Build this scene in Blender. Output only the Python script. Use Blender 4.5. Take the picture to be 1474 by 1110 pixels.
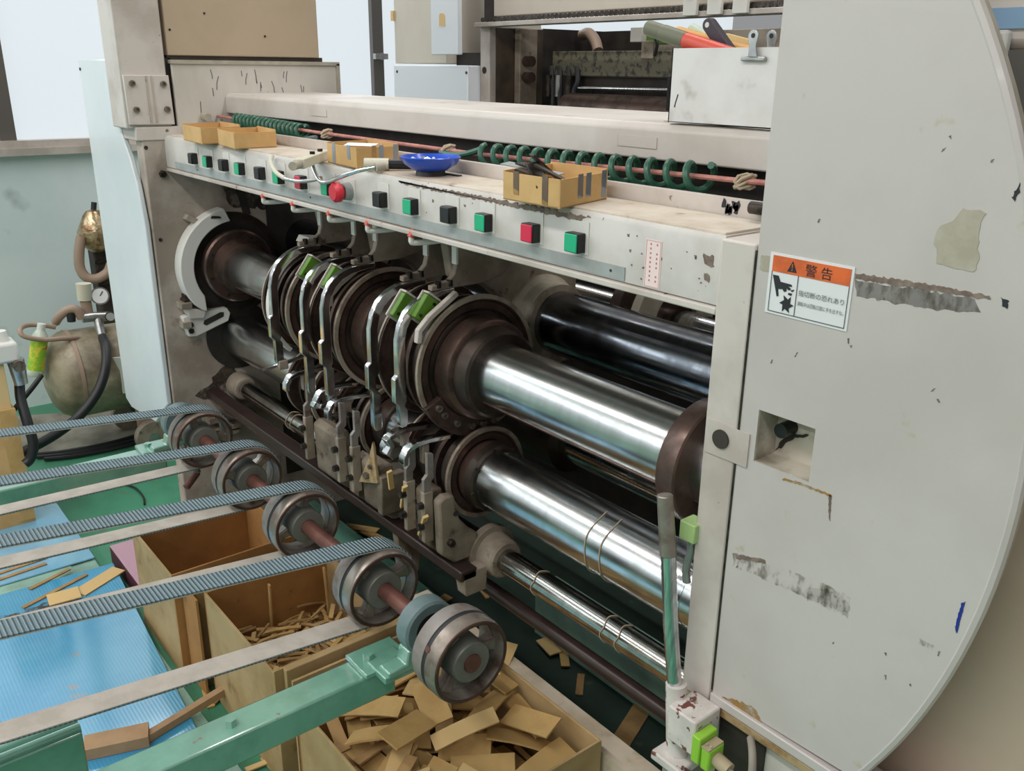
import bpy, bmesh, math, random
from math import sin, cos, pi, radians
from mathutils import Vector, Matrix, Euler
random.seed(7)
for o in list(bpy.data.objects): bpy.data.objects.remove(o)
SC = bpy.context.scene; COL = SC.collection
# ---------------------------------------------------------------- camera
FPX = 1288.0; PITCH, ROLL, YAW = 0.3398, -0.01148, 0.6808
CAM = Vector((0, 0, 1.6))
_h = Vector((-cos(YAW), sin(YAW), 0)); _r = Vector((sin(YAW), cos(YAW), 0)); _u = Vector((0, 0, 1))
FW = _h*cos(PITCH) - _u*sin(PITCH); _d = -(_h*sin(PITCH) + _u*cos(PITCH))
RT = _r*cos(ROLL) + _d*sin(ROLL); DN = -_r*sin(ROLL) + _d*cos(ROLL)
cd = bpy.data.cameras.new('camera'); cd.sensor_width = 36; cd.lens = FPX/1474*36; cd.clip_start = .02
co = bpy.data.objects.new('camera', cd); COL.objects.link(co)
m = Matrix((RT, -DN, -FW)).transposed().to_4x4(); m.translation = CAM; co.matrix_world = m
SC.camera = co
def at(px, py, X=None, Y=None, Z=None):
    """photo pixel -> point on a plane of the place"""
    v = RT*((px-737)/FPX) + DN*((py-555)/FPX) + FW
    t = (X-CAM.x)/v.x if X is not None else (Y-CAM.y)/v.y if Y is not None else (Z-CAM.z)/v.z
    return CAM + v*t
# ---------------------------------------------------------------- light
W = bpy.data.worlds.new('world'); SC.world = W; W.use_nodes = True
bg = W.node_tree.nodes['Background']; bg.inputs[0].default_value = (.97, .98, 1, 1); bg.inputs[1].default_value = .30
def area(name, loc, sx, sy, power, col=(1, .98, .95)):
    l = bpy.data.lights.new(name, 'AREA'); l.shape = 'RECTANGLE'; l.size = sx; l.size_y = sy; l.energy = power; l.color = col
    o = bpy.data.objects.new(name, l); COL.objects.link(o); o.location = loc; return o
area('ceiling_lamp_row', (-1.6, -0.95, 3.7), 6.5, .35, 105)
area('ceiling_lamp_row', (-1.6, 1.9, 3.7), 6.5, .35, 75)
area('ceiling_lamp_row', (-1.6, -3.4, 3.7), 6.5, .45, 110)
area('ceiling_lamp_row', (-1.6, -6.0, 3.7), 6.5, .45, 110)
SC.view_settings.view_transform = 'Standard'; SC.view_settings.look = 'None'
SC.view_settings.gamma = 1; SC.view_settings.use_curve_mapping = False; SC.view_settings.exposure = 0.0
# ---------------------------------------------------------------- materials
MATS = {}
def S(hexs):
    c = [int(hexs[i:i+2], 16)/255 for i in (0, 2, 4)]
    return tuple((x/12.92 if x <= .04045 else ((x+.055)/1.055)**2.4) for x in c) + (1,)
def M(name, c1, c2=None, scale=6, lo=.42, hi=.62, rough=.5, metal=0, c3=None, s3=30, lo3=.66, hi3=.72, bump=0, bs=60,
      stretch=(1, 1, 1), rvar=0, emit=0, coat=0, spec=.5, alpha=None):
    m = bpy.data.materials.new(name); m.use_nodes = True; nt = m.node_tree; N = nt.nodes; L = nt.links
    b = N['Principled BSDF']; b.inputs['Roughness'].default_value = rough; b.inputs['Metallic'].default_value = metal
    b.inputs['Coat Weight'].default_value = coat; b.inputs['Specular IOR Level'].default_value = spec
    b.inputs['Base Color'].default_value = S(c1)
    if emit: b.inputs['Emission Color'].default_value = S(c1); b.inputs['Emission Strength'].default_value = emit
    g = N.new('ShaderNodeNewGeometry'); mp = N.new('ShaderNodeMapping'); L.new(g.outputs['Position'], mp.inputs[0]); mp.inputs['Scale'].default_value = stretch
    def noise(sc, det=5, r=.6):
        n = N.new('ShaderNodeTexNoise'); n.inputs['Scale'].default_value = sc; n.inputs['Detail'].default_value = det; n.inputs['Roughness'].default_value = r
        L.new(mp.outputs[0], n.inputs['Vector']); return n
    def ramp(src, a, z):
        r = N.new('ShaderNodeMapRange'); r.inputs[1].default_value = a; r.inputs[2].default_value = z; L.new(src, r.inputs[0]); return r
    col = None
    if c2:
        n = noise(scale); r = ramp(n.outputs[0], lo, hi); mx = N.new('ShaderNodeMix'); mx.data_type = 'RGBA'
        L.new(r.outputs[0], mx.inputs[0]); mx.inputs[6].default_value = S(c1); mx.inputs[7].default_value = S(c2); col = mx.outputs[2]
        if rvar:
            rr = N.new('ShaderNodeMapRange'); rr.inputs[3].default_value = rough-rvar; rr.inputs[4].default_value = rough+rvar; L.new(r.outputs[0], rr.inputs[0]); L.new(rr.outputs[0], b.inputs['Roughness'])
    if c3:
        n = noise(s3, 3, .55); r = ramp(n.outputs[0], lo3, hi3); mx = N.new('ShaderNodeMix'); mx.data_type = 'RGBA'
        L.new(r.outputs[0], mx.inputs[0]); mx.inputs[7].default_value = S(c3)
        if col: L.new(col, mx.inputs[6])
        else: mx.inputs[6].default_value = S(c1)
        col = mx.outputs[2]
    if col: L.new(col, b.inputs['Base Color'])
    if bump:
        n = noise(bs, 3); bp = N.new('ShaderNodeBump'); bp.inputs['Strength'].default_value = bump; bp.inputs['Distance'].default_value = .003
        L.new(n.outputs[0], bp.inputs['Height']); L.new(bp.outputs[0], b.inputs['Normal'])
    if alpha:
        n = noise(alpha[0], 6, .7); r = ramp(n.outputs[0], alpha[1], alpha[2]); L.new(r.outputs[0], b.inputs['Alpha'])
    MATS[name] = m; return m
def wave_bump(name, axis, scale, strength=.6, dist=.003, colmix=None):
    m = MATS[name]; nt = m.node_tree; N = nt.nodes; L = nt.links; b = N['Principled BSDF']
    g = N.new('ShaderNodeNewGeometry'); w = N.new('ShaderNodeTexWave'); w.bands_direction = axis; w.inputs['Scale'].default_value = scale
    L.new(g.outputs['Position'], w.inputs['Vector'])
    bp = N.new('ShaderNodeBump'); bp.inputs['Strength'].default_value = strength; bp.inputs['Distance'].default_value = dist
    L.new(w.outputs['Fac'], bp.inputs['Height']); L.new(bp.outputs[0], b.inputs['Normal'])
    if colmix:
        mx = N.new('ShaderNodeMix'); mx.data_type = 'RGBA'; mx.inputs[6].default_value = S(colmix); L.new(w.outputs['Fac'], mx.inputs[0])
        if b.inputs['Base Color'].links:
            L.new(b.inputs['Base Color'].links[0].from_socket, mx.inputs[7])
        else: mx.inputs[7].default_value = b.inputs['Base Color'].default_value
        L.new(mx.outputs[2], b.inputs['Base Color'])
M('panel', 'c4bdb8', 'bbb4af', scale=3, rough=.34, c3='b0a48c', s3=26, lo3=.70, hi3=.80, coat=.15)
M('paint', 'cbc3bb', 'b3a89e', scale=5, rough=.45, c3='6a5f52', s3=45, lo3=.70, hi3=.76)
M('paint_dirty', 'b5ab9d', '85796a', scale=7, rough=.6, c3='4a3d30', s3=30, lo3=.66, hi3=.76)
M('frame_inner', 'b8aca0', '94877a', scale=5, rough=.6, c3='54473a', s3=14, lo3=.62, hi3=.8)
M('cover_blue', 'dde3e4', 'd2dadc', scale=2, rough=.3, coat=.2)
M('console', 'cbc7c1', 'b8b3ac', scale=6, rough=.42, c3='5a4a42', s3=60, lo3=.72, hi3=.76)
M('console_top', 'cfc5b6', 'b8a894', scale=9, rough=.55, c3='75614f', s3=18, lo3=.66, hi3=.76)
M('chip', '6b5a52', '8a7a6e', scale=60, rough=.7)
M('peel', 'a59d8c', 'b2ab9b', scale=30, rough=.6)
M('smear', '8a7f70', '51463a', scale=60, lo=.4, hi=.75, rough=.7, stretch=(1, 1, .4), alpha=(60, .46, .92))
M('rust_stain', 'bf9a55', '9a6a28', scale=40, lo=.4, hi=.7, rough=.7, alpha=(40, .36, .62))
M('rust_solid', 'a8926e', '7d5a2c', scale=40, lo=.45, hi=.7, rough=.7)
M('grease_shade', '3a3028', '5a4c3e', scale=20, rough=.7, alpha=(16, .38, .62))
M('gray_strip', 'a3a7a6', '979a98', scale=20, rough=.4)
M('beam', 'cbc5be', 'b8afa6', scale=3, rough=.45, c3='9c9078', s3=14, lo3=.66, hi3=.8)
M('beige', 'b8a58c', 'b09d84', scale=3, rough=.5, c3='857257', s3=40, lo3=.74, hi3=.78)
M('scribble', 'cdc8be', 'beb8ae', scale=5, rough=.5, c3='4a4038', s3=22, lo3=.70, hi3=.74, stretch=(1, 1, .4))
M('chrome', 'd9dcde', 'b0b2b4', scale=20, rough=.17, metal=1, rvar=.06, stretch=(12, 1, 1))
M('chrome_arm', 'e3e4e4', 'c3c5c6', scale=25, rough=.16, metal=1, rvar=.05)
M('shaft', 'd2d4d4', 'bcbcb8', scale=5, lo=.35, hi=.7, rough=.23, metal=1, rvar=.035, stretch=(6, .6, .6))
M('shaft_small', 'c4c2be', 'aaa69e', scale=5, rough=.18, metal=1, rvar=.03, stretch=(6, .6, .6))
M('roller_black', '8a8d93', '6c7076', scale=10, rough=.2, metal=1, rvar=.05, stretch=(2, 1, 1))
M('brown_steel', '67524a', '43362f', scale=16, rough=.4, metal=.6, rvar=.12)
M('dark_steel', '3a332d', '4c4038', scale=14, rough=.42, metal=.6, rvar=.1)
M('rim_bright', 'b3a797', '8f8070', scale=20, rough=.4, metal=.35)
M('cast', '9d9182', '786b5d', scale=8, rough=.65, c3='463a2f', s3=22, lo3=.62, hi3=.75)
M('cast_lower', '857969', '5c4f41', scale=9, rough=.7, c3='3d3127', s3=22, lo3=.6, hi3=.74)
M('bolt', '4c443d', '2c2723', scale=60, rough=.45, metal=.7)
M('bolt_light', '8f877c', '6b6258', scale=60, rough=.4, metal=.7)
M('green_block', '5f8a2c', '55801f', scale=20, rough=.5)
M('green_btn', '1fae7d', rough=.3); M('red_btn', 'd42448', rough=.3); M('estop', 'd6283a', rough=.35)
M('black_plastic', '101012', '18181b', scale=30, rough=.4)
M('plate_white', 'd9d7d0', rough=.5)
M('pink', 'ecd8d4', rough=.5); M('pink_ink', 'c46a74', rough=.6)
M('kraft', 'cda871', 'c09a63', scale=10, rough=.8, bump=.15, bs=90)
M('kraft_bin', 'bda173', 'a98d5e', scale=6, rough=.8, c3='7d6238', s3=12, lo3=.64, hi3=.8)
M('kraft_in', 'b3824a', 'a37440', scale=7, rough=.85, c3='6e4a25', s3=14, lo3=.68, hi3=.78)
M('scrap', 'c7a469', 'b8935a', scale=12, rough=.85); M('scrap_b', 'd6b57c', rough=.85); M('scrap_dark', '9c7a4e', 'b08c5c', scale=20, rough=.9)
M('scrap_tan', 'b3926f', 'a58461', scale=12, rough=.85)
M('tape', '8d97a3', rough=.4); M('blue_bowl', '1d4fc4', rough=.3, coat=.3)
M('hose_green', '2f5f4c', rough=.35); M('cord_red', 'a86a60', 'c08478', scale=30, rough=.6); M('cord_tan', 'b0a088', rough=.8)
M('teal_paint', '72a692', '5f917d', scale=8, rough=.26, c3='7a6a58', s3=50, lo3=.70, hi3=.75, coat=.2)
M('teal_bearing', '6a7f80', '586a6b', scale=12, rough=.45)
M('green_floor', '4a9070', '3d7e60', scale=3, rough=.4, c3='6c6a58', s3=10, lo3=.62, hi3=.8)
M('dark_green', '22382e', '1a2a24', scale=6, rough=.45, c3='55503f', s3=16, lo3=.66, hi3=.8)  # floor green darkened for the shaded underside of the machine
M('sill_green', '8fb5a4', '7c9c8c', scale=9, rough=.5, c3='5a5548', s3=40, lo3=.7, hi3=.76)
M('blue_sheet', '2f9ccb', '48a9d2', scale=3, rough=.2, c3='9a8c78', s3=14, lo3=.66, hi3=.8, coat=.2); wave_bump('blue_sheet', 'Y', 36, .16, .004)
M('blue_flat', '74b4d6', '8cc2de', scale=4, rough=.25, c3='a59a88', s3=12, lo3=.66, hi3=.8)
M('belt', '84969b', '7b8f96', scale=30, rough=.55); wave_bump('belt', 'Y', 46, .9, .005, '5d737b')
for _n, _i in (('blue_sheet', 2.3), ('blue_flat', 2.0), ('teal_paint', 2.0)):
    _b = MATS[_n].node_tree.nodes['Principled BSDF']; _b.inputs['Coat Weight'].default_value = 1; _b.inputs['Coat IOR'].default_value = _i; _b.inputs['Coat Roughness'].default_value = .12
M('belt_back', 'b9b1a6', 'a9a196', scale=20, rough=.6)
M('pulley', 'a0978d', '857a70', scale=12, rough=.4, metal=.6, rvar=.08, c3='6b554b', s3=18, lo3=.52, hi3=.68)
M('rust_dark', '4a352e', '5c443a', scale=20, rough=.55, metal=.4)
M('pulley_gray', '8f8a84', '7a726b', scale=14, rough=.5, metal=.2, c3='6b554b', s3=22, lo3=.54, hi3=.7)
M('hub_gray', '777770', '66665f', scale=14, rough=.45, metal=.2)
M('rust_shaft', '7a5248', '5e3c34', scale=14, rough=.45, metal=.4)
M('pipe_brown', '40322e', '352824', scale=10, rough=.35, metal=.3)
M('rubber', '26282a', rough=.6)
M('wall', 'd6e4e5', 'cbdcde', scale=2, rough=.6, c3='8e9c9a', s3=5, lo3=.62, hi3=.85)
M('alu', 'c2bab2', 'b0a79e', scale=10, rough=.4, metal=.2); M('alu_dark', '6f6a66', rough=.4, metal=.5)
M('glass', 'e6eff4', rough=.3, emit=.86); MATS['glass'].node_tree.nodes['Principled BSDF'].inputs['Base Color'].default_value = (.12, .13, .14, 1)
M('glare_glass', 'e6f0f8', rough=.2, emit=2.6)  # strong glow for the unseen upper panes, added for glare
M('tank', 'a29880', '5e5340', scale=6, lo=.38, hi=.66, rough=.5, c3='c2b8a2', s3=10, lo3=.6, hi3=.75)
M('foil', 'c8b898', '8a6a48', scale=25, lo=.4, hi=.6, rough=.25, metal=.7, bump=1, bs=50)
M('pipe_tan', 'a08a78', rough=.5); M('gauge', 'e4e6e6', rough=.3); M('cream', 'c9c6b2', rough=.5); M('steel', 'b4b5b4', '9a9a98', scale=30, rough=.3, metal=.8)
M('bottle_green', '8fc63a', 'e0d24a', scale=28, lo=.5, hi=.62, rough=.3, c3='c8342c', s3=18, lo3=.66, hi3=.7); M('bottle_cap', 'd6ddd6', rough=.4)
M('bottle_body', 'ccd8c8', rough=.15)
M('mat_gray', '8f8c80', '6e6a5e', scale=5, rough=.8); M('pallet', '5a2a38', '4a2430', scale=3, rough=.6); M('pallet_top', 'c09aa8', rough=.6)
M('white_box', 'dcdad8', 'd0cdc9', scale=8, rough=.45, c3='a8a29b', s3=16, lo3=.62, hi3=.8)
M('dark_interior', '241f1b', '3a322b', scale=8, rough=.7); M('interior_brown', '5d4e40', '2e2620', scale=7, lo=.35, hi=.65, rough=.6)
M('spot_plate', '6f6a58', '3a3830', scale=40, lo=.5, hi=.6, rough=.6)
M('chain', '3d3832', '57504a', scale=60, rough=.45, metal=.6)
M('wood_handle', 'c99445', rough=.5); M('red_handle', 'cc4c38', rough=.4); M('olive', '6a6c58', rough=.5); M('purple_dark', '38323c', rough=.45); M('tan', 'd8b984', rough=.7); M('pale_green', 'b8c4b0', rough=.5)
M('lime', '8fc43c', rough=.4); M('lime_dusty', 'a9c884', rough=.6); M('switch_tan', 'a89a7c', rough=.6); M('cable', '8f887c', rough=.6); M('cable_black', '1c1d1f', rough=.45)
M('switch_box', 'd6d0ca', 'c6bfb8', scale=20, rough=.4, c3='6e3f34', s3=55, lo3=.60, hi3=.64)
M('label_white', 'dedfdf', rough=.45); M('label_orange', 'e06a30', 'c25a2c', scale=30, rough=.5); M('ink', '22242a', rough=.6); M('ink_gray', '5a5c62', rough=.6); M('blue_ink', '1e2f86', rough=.5)
M('recess', 'c4bdae', '8e8474', scale=14, rough=.5)
M('beige_machine', 'cdb9a5', 'c4ae98', scale=2, rough=.4, c3='9a8672', s3=4, lo3=.66, hi3=.85); M('stripe_blue', '8fb2d0', rough=.4); M('pale_cover', 'd8d0c6', rough=.4); M('dark_glass', '6b6a64', rough=.2)
M('cabinet', 'cfc6b8', 'c6bdae', scale=3, rough=.5); M('door_white', 'dfe3e8', rough=.4); M('dust', '6e6254', '4f4539', scale=30, rough=.9, alpha=(22, .42, .6))
M('plank', 'd2c4ae', 'bcab92', scale=9, rough=.7, c3='9a8a70', s3=18, lo3=.6, hi3=.8)
# ---------------------------------------------------------------- mesh building
class MB:
    def __init__(s): s.v = []; s.f = []
    def add(s, vs, fs):
        o = len(s.v); s.v += [Vector(v) for v in vs]; s.f += [tuple(i+o for i in f) for f in fs]; return s
    def box(s, x0, x1, y0, y1, z0, z1, mat=None):
        vs = [Vector((x, y, z)) for x in (x0, x1) for y in (y0, y1) for z in (z0, z1)]
        if mat is not None: vs = [mat @ v for v in vs]
        return s.add(vs, [(0, 1, 3, 2), (4, 6, 7, 5), (0, 4, 5, 1), (2, 3, 7, 6), (0, 2, 6, 4), (1, 5, 7, 3)])
    def prism(s, poly, plane, a, b):
        n = len(poly)
        def P(u, w, t): return {'YZ': (t, u, w), 'XZ': (u, t, w), 'XY': (u, w, t)}[plane]
        vs = [P(u, w, a) for u, w in poly] + [P(u, w, b) for u, w in poly]
        return s.add(vs, [tuple(range(n)), tuple(range(2*n-1, n-1, -1))] + [(i, i+n, (i+1) % n+n, (i+1) % n) for i in range(n)])
    def cyl(s, p0, p1, r, r1=None, n=24, cap=True):
        return s.loft([(Vector(p0), r), (Vector(p1), r if r1 is None else r1)], n, cap)
    def loft(s, rings, n=24, cap=True):
        d = (rings[-1][0]-rings[0][0]).normalized(); u = d.orthogonal().normalized(); w = d.cross(u); o = len(s.v)
        for c, r in rings:
            for k in range(n):
                a = 2*pi*k/n; s.v.append(c+u*(r*cos(a))+w*(r*sin(a)))
        for i in range(len(rings)-1):
            for k in range(n):
                k2 = (k+1) % n; s.f.append((o+i*n+k, o+i*n+k2, o+(i+1)*n+k2, o+(i+1)*n+k))
        if cap: s.f.append(tuple(o+k for k in range(n-1, -1, -1))); s.f.append(tuple(o+(len(rings)-1)*n+k for k in range(n)))
        return s
    def lathe(s, c, prof, n=40, axis='X'):
        """prof: list of (t, r); closed loop profile; revolve round axis through c"""
        o = len(s.v); m = len(prof); c = Vector(c)
        for t, r in prof:
            for k in range(n):
                a = 2*pi*k/n
                q = {'X': (t, r*cos(a), r*sin(a)), 'Y': (r*sin(a), t, r*cos(a)), 'Z': (r*cos(a), r*sin(a), t)}[axis]
                s.v.append(c+Vector(q))
        for i in range(m):
            j = (i+1) % m
            for k in range(n):
                k2 = (k+1) % n; s.f.append((o+i*n+k, o+j*n+k, o+j*n+k2, o+i*n+k2))
        return s
    def tube(s, pts, r, n=8, cap=True):
        pts = [Vector(p) for p in pts]; o = len(s.v); u = None
        for i, p in enumerate(pts):
            d = (pts[min(i+1, len(pts)-1)]-pts[max(i-1, 0)]).normalized()
            u = d.orthogonal().normalized() if u is None else (u-d*u.dot(d)).normalized()
            w = d.cross(u)
            for k in range(n): a = 2*pi*k/n; s.v.append(p+u*(r*cos(a))+w*(r*sin(a)))
        for i in range(len(pts)-1):
            for k in range(n):
                k2 = (k+1) % n; s.f.append((o+i*n+k, o+i*n+k2, o+(i+1)*n+k2, o+(i+1)*n+k))
        if cap: s.f.append(tuple(o+k for k in range(n-1, -1, -1))); s.f.append(tuple(o+(len(pts)-1)*n+k for k in range(n)))
        return s
    def build(s, name, mat, parent=None, bevel=0, angle=38, at_=None):
        off = Vector((0, 0, 0))
        if parent is not None:
            p = parent
            while p is not None: off += p.location; p = p.parent
        me = bpy.data.meshes.new(name)
        me.from_pydata([tuple(v-off) for v in s.v], [], s.f)
        bm = bmesh.new(); bm.from_mesh(me); bmesh.ops.recalc_face_normals(bm, faces=bm.faces); bm.to_mesh(me); bm.free()
        for p in me.polygons: p.use_smooth = True
        me.set_sharp_from_angle(angle=radians(angle))
        me.materials.append(MATS[mat])
        o = bpy.data.objects.new(name, me); COL.objects.link(o)
        if parent is not None: o.parent = parent
        if bevel:
            b = o.modifiers.new('bevel', 'BEVEL'); b.width = bevel; b.segments = 2; b.limit_method = 'ANGLE'; b.angle_limit = radians(40)
        return o
def tag(o, label=None, cat=None, group=None, kind=None):
    if label: o['label'] = label
    if cat: o['category'] = cat
    if group: o['group'] = group
    if kind: o['kind'] = kind
    return o
def thing(name, loc, label, cat, group=None):
    o = bpy.data.objects.new(name, None); COL.objects.link(o); o.location = loc; o.empty_display_size = .05
    return tag(o, label, cat, group)
def B(*a): return MB().box(*a)
def arc(cy, cz, r, a0, a1, n=14): return [(cy+r*cos(radians(a0+(a1-a0)*i/n)), cz+r*sin(radians(a0+(a1-a0)*i/n))) for i in range(n+1)]
def ribbon(path, hw):
    L, R = [], []
    for i, p in enumerate(path):
        a = Vector(path[max(i-1, 0)]); b = Vector(path[min(i+1, len(path)-1)]); d = (b-a).normalized(); n = Vector((-d.y, d.x)); w = hw[i] if isinstance(hw, (list, tuple)) else hw
        L.append(tuple(Vector(p)+n*w)); R.append(tuple(Vector(p)-n*w))
    return L + R[::-1]
def smooth_path(pts, n=6):
    pts = [Vector(p) for p in pts]; out = []
    for i in range(len(pts)-1):
        p0, p1, p2, p3 = pts[max(i-1, 0)], pts[i], pts[i+1], pts[min(i+2, len(pts)-1)]
        for k in range(n):
            t = k/n; out.append(.5*((2*p1)+(p2-p0)*t+(2*p0-5*p1+4*p2-p3)*t*t+(3*p1-p0-3*p2+p3)*t**3))
    return out+[pts[-1]]
def ragged(pts, amp, rnd=random):
    """outline with broken edges"""
    out = []
    for i, p in enumerate(pts):
        q = pts[(i+1) % len(pts)]; n = max(2, int(((p[0]-q[0])**2+(p[1]-q[1])**2)**.5/(amp*2.2)))
        for k in range(n):
            t = k/n; out.append((p[0]+(q[0]-p[0])*t+rnd.uniform(-amp, amp), p[1]+(q[1]-p[1])*t+rnd.uniform(-amp, amp)))
    return out
def text_mesh(name, body, size, origin, xdir, ydir, mat, parent, width=None):
    """flat print: text laid in the plane spanned by xdir, ydir"""
    c = bpy.data.curves.new(name, 'FONT'); c.body = body; c.size = size
    t = bpy.data.objects.new(name, c); COL.objects.link(t)
    dg = bpy.context.evaluated_depsgraph_get(); me = bpy.data.meshes.new_from_object(t.evaluated_get(dg))
    bpy.data.objects.remove(t)
    off = Vector((0, 0, 0)); p = parent
    while p is not None: off += p.location; p = p.parent
    xs = [v.co.x for v in me.vertices] or [0, 1]; sc = (width/(max(xs)-min(xs))) if width and max(xs) > min(xs) else 1
    o3, X_, Y_ = Vector(origin), Vector(xdir), Vector(ydir)
    for v in me.vertices: v.co = o3 + X_*((v.co.x-min(xs))*sc) + Y_*v.co.y - off
    me.materials.clear(); me.materials.append(MATS[mat]); me.name = name
    o = bpy.data.objects.new(name, me); COL.objects.link(o); o.parent = parent; return o
def bolt(p, d, r, h, mat, parent, name='bolt', socket=False):
    d = Vector(d).normalized(); mb = MB()
    if socket:
        mb.loft([(Vector(p), r), (Vector(p)+d*h, r), (Vector(p)+d*h, r*.55), (Vector(p)+d*h*.5, r*.5)], 14)
    else: mb.cyl(p, Vector(p)+d*h, r, r*.92, 6)
    return mb.build(name, mat, parent)
# ================================================================ the setting
tag(B(-4.9, 1.6, -8, 6, -.05, 0).build('floor', 'green_floor'), kind='structure')
WX = -4.7
wl_ = MB().box(WX-.15, WX, -8, 6, 0, 1.235).box(WX-.15, WX, -8, 6, 3.0, 3.8).build('wall_left', 'wall'); tag(wl_, kind='structure')
def window(name, y0, y1, mull, lower=1.235, upper=3.0):
    w = B(WX-.10, WX+.035, y0, y1, lower, lower+.035).build(name, 'alu'); tag(w, kind='structure')
    B(WX-.08, WX+.055, y0, y1, lower-.03, lower+.003).build('window_sill', 'alu', w)
    f = MB().box(WX-.06, WX, y0, y1, upper-.05, upper).box(WX-.06, WX, y0, y1, 2.11, 2.17)
    for y in mull: f.box(WX-.06, WX+.005, y-.034, y+.034, lower+.03, upper)
    f.build('window_frame', 'alu_dark', w)
    ys = sorted([y0]+list(mull)+[y1])
    for a, b in zip(ys, ys[1:]):
        if b-a > .1:
            B(WX-.04, WX-.03, a+.02, b-.02, lower+.03, 2.12).build('pane', 'glass', w)
            B(WX-.04, WX-.03, a+.02, b-.02, 2.16, upper-.02).build('upper_pane', 'glare_glass', w)  # unseen bright pane, added to throw glare on sheets and shafts
    return w
w1 = window('window_1', -8, 2.0, (-6.2, -4.4, -2.6, -.8, .852))
w2 = window('window_2', 2.0, 6.0, (2.03, 2.80, 3.9))
lk = MB().cyl((WX+.0, 2.80, 1.66), (WX+.05, 2.80, 1.66), .02, n=12).box(WX+.03, WX+.06, 2.75, 2.83, 1.645, 1.675).build('window_latch', 'steel', w2)
# ================================================================ side frame with the far cover
FX = -2.86                                            # inner face of the far side frame
sf = thing('side_frame', (FX-.1, 1.2, 0), 'far side frame of the slotting machine with dirty beige inner face and upright post', 'machine frame')
fr = MB().prism([(.875, 0), (2.0, 0), (2.0, 1.40), (.875, 1.40)], 'YZ', FX-.06, FX).build('frame_plate', 'frame_inner', sf, .004)
MB().prism([(.838, 1.42), (.972, 1.42), (.972, 2.6), (.838, 2.6)], 'YZ', FX-.14, FX-.004).build('post', 'paint', sf, .004)
MB().prism([(.86, 1.385), (1.0, 1.385), (1.0, 1.425), (.86, 1.425)], 'YZ', FX-.14, FX+.004).build('post_foot', 'paint', sf, .003)
bp_ = MB().prism([(.845, 1.432), (.978, 1.430), (.974, 1.572), (.842, 1.572)], 'YZ', FX-.004, FX+.008).build('bracket_plate', 'paint', sf, .002)
MB().prism([(.905, 1.436), (.912, 1.436), (.910, 1.570), (.904, 1.570)], 'YZ', FX+.008, FX+.0095).build('weld_seam', 'paint_dirty', bp_)
MB().prism([(.921, 1.436), (.927, 1.436), (.925, 1.570), (.920, 1.570)], 'YZ', FX+.008, FX+.0095).build('weld_seam', 'paint_dirty', bp_)
for y, z in ((.865, 1.549), (.955, 1.547), (.868, 1.475), (.958, 1.475)): bolt((FX+.006, y, z), (1, 0, 0), .009, .010, 'bolt_light', bp_, socket=True)
up = MB().prism([(.988, 1.40), (1.545, 1.40), (1.545, 1.612), (.988, 1.612)], 'YZ', FX-.012, FX).build('upper_plate', 'scribble', sf, .003)
MB().prism([(.985, 1.605), (1.55, 1.605), (1.55, 1.616), (.985, 1.616)], 'YZ', FX-.02, FX+.006).build('plate_edge', 'peel', up)
MB().prism([(1.538, 1.42), (1.55, 1.42), (1.55, 1.61), (1.538, 1.61)], 'YZ', FX-.02, FX+.006).build('plate_edge', 'peel', up)
rs = random.Random(3)
for k in range(16):
    y = rs.uniform(1.01, 1.42); z = rs.uniform(1.47, 1.59); l = rs.uniform(.012, .045); t = rs.uniform(-.5, .5)
    if y > 1.12: z = rs.uniform(1.53, 1.595)
    MB().prism(ribbon([(y, z), (y+t*l*.4, z-l*.5), (y+t*l*.5, z-l)], .0011), 'YZ', FX, FX+.0008).build('scratch_mark', 'ink_gray', up)
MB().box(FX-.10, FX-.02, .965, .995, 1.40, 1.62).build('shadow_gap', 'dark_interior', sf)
MB().box(FX, FX+.003, 1.25, 1.98, .18, 1.33).build('inner_shade_plate', 'dark_interior', sf)  # added dark plate, stands in for the shade deep inside the frame
MB().prism([(1.135, 1.32), (1.160, 1.32), (1.195, 1.14), (1.170, 1.14)], 'YZ', FX, FX+.006).build('guide_bar', 'dark_interior', sf)
# hole, stain and painted shade on the inner face
MB().lathe((FX, 1.12, .984), [(.0, .150), (.006, .150), (.006, .168), (.0, .170)], 40).build('shaft_hole_ring', 'dark_steel', sf)
MB().cyl((FX, 1.12, .984), (FX+.004, 1.12, .984), .152, n=40).build('shaft_hole', 'dark_interior', sf)
MB().cyl((FX, 1.12, .737), (FX+.005, 1.12, .737), .115, n=40).build('shaft_hole', 'dark_interior', sf)
MB().prism(ragged([(.955, .55), (1.08, .66), (1.10, .60), (1.03, .52)], .009, rs), 'YZ', FX, FX+.001).build('grease_shade_patch', 'grease_shade', sf)
MB().prism(ragged([(1.09, 1.30), (1.5, 1.30), (1.5, 1.12), (1.13, 1.17)], .006, rs), 'YZ', FX, FX+.001).build('grease_shade_patch', 'grease_shade', sf)  # patch painted dark for the shade in the upper interior
bolt((FX, .925, 1.285), (1, 0, 0), .012, .012, 'bolt', sf)
for y, z in ((.885, 1.365), (.895, 1.085)): MB().cyl((FX, y, z), (FX+.002, y, z), .006, n=10).build('bolt_hole', 'dark_interior', sf)
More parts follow.
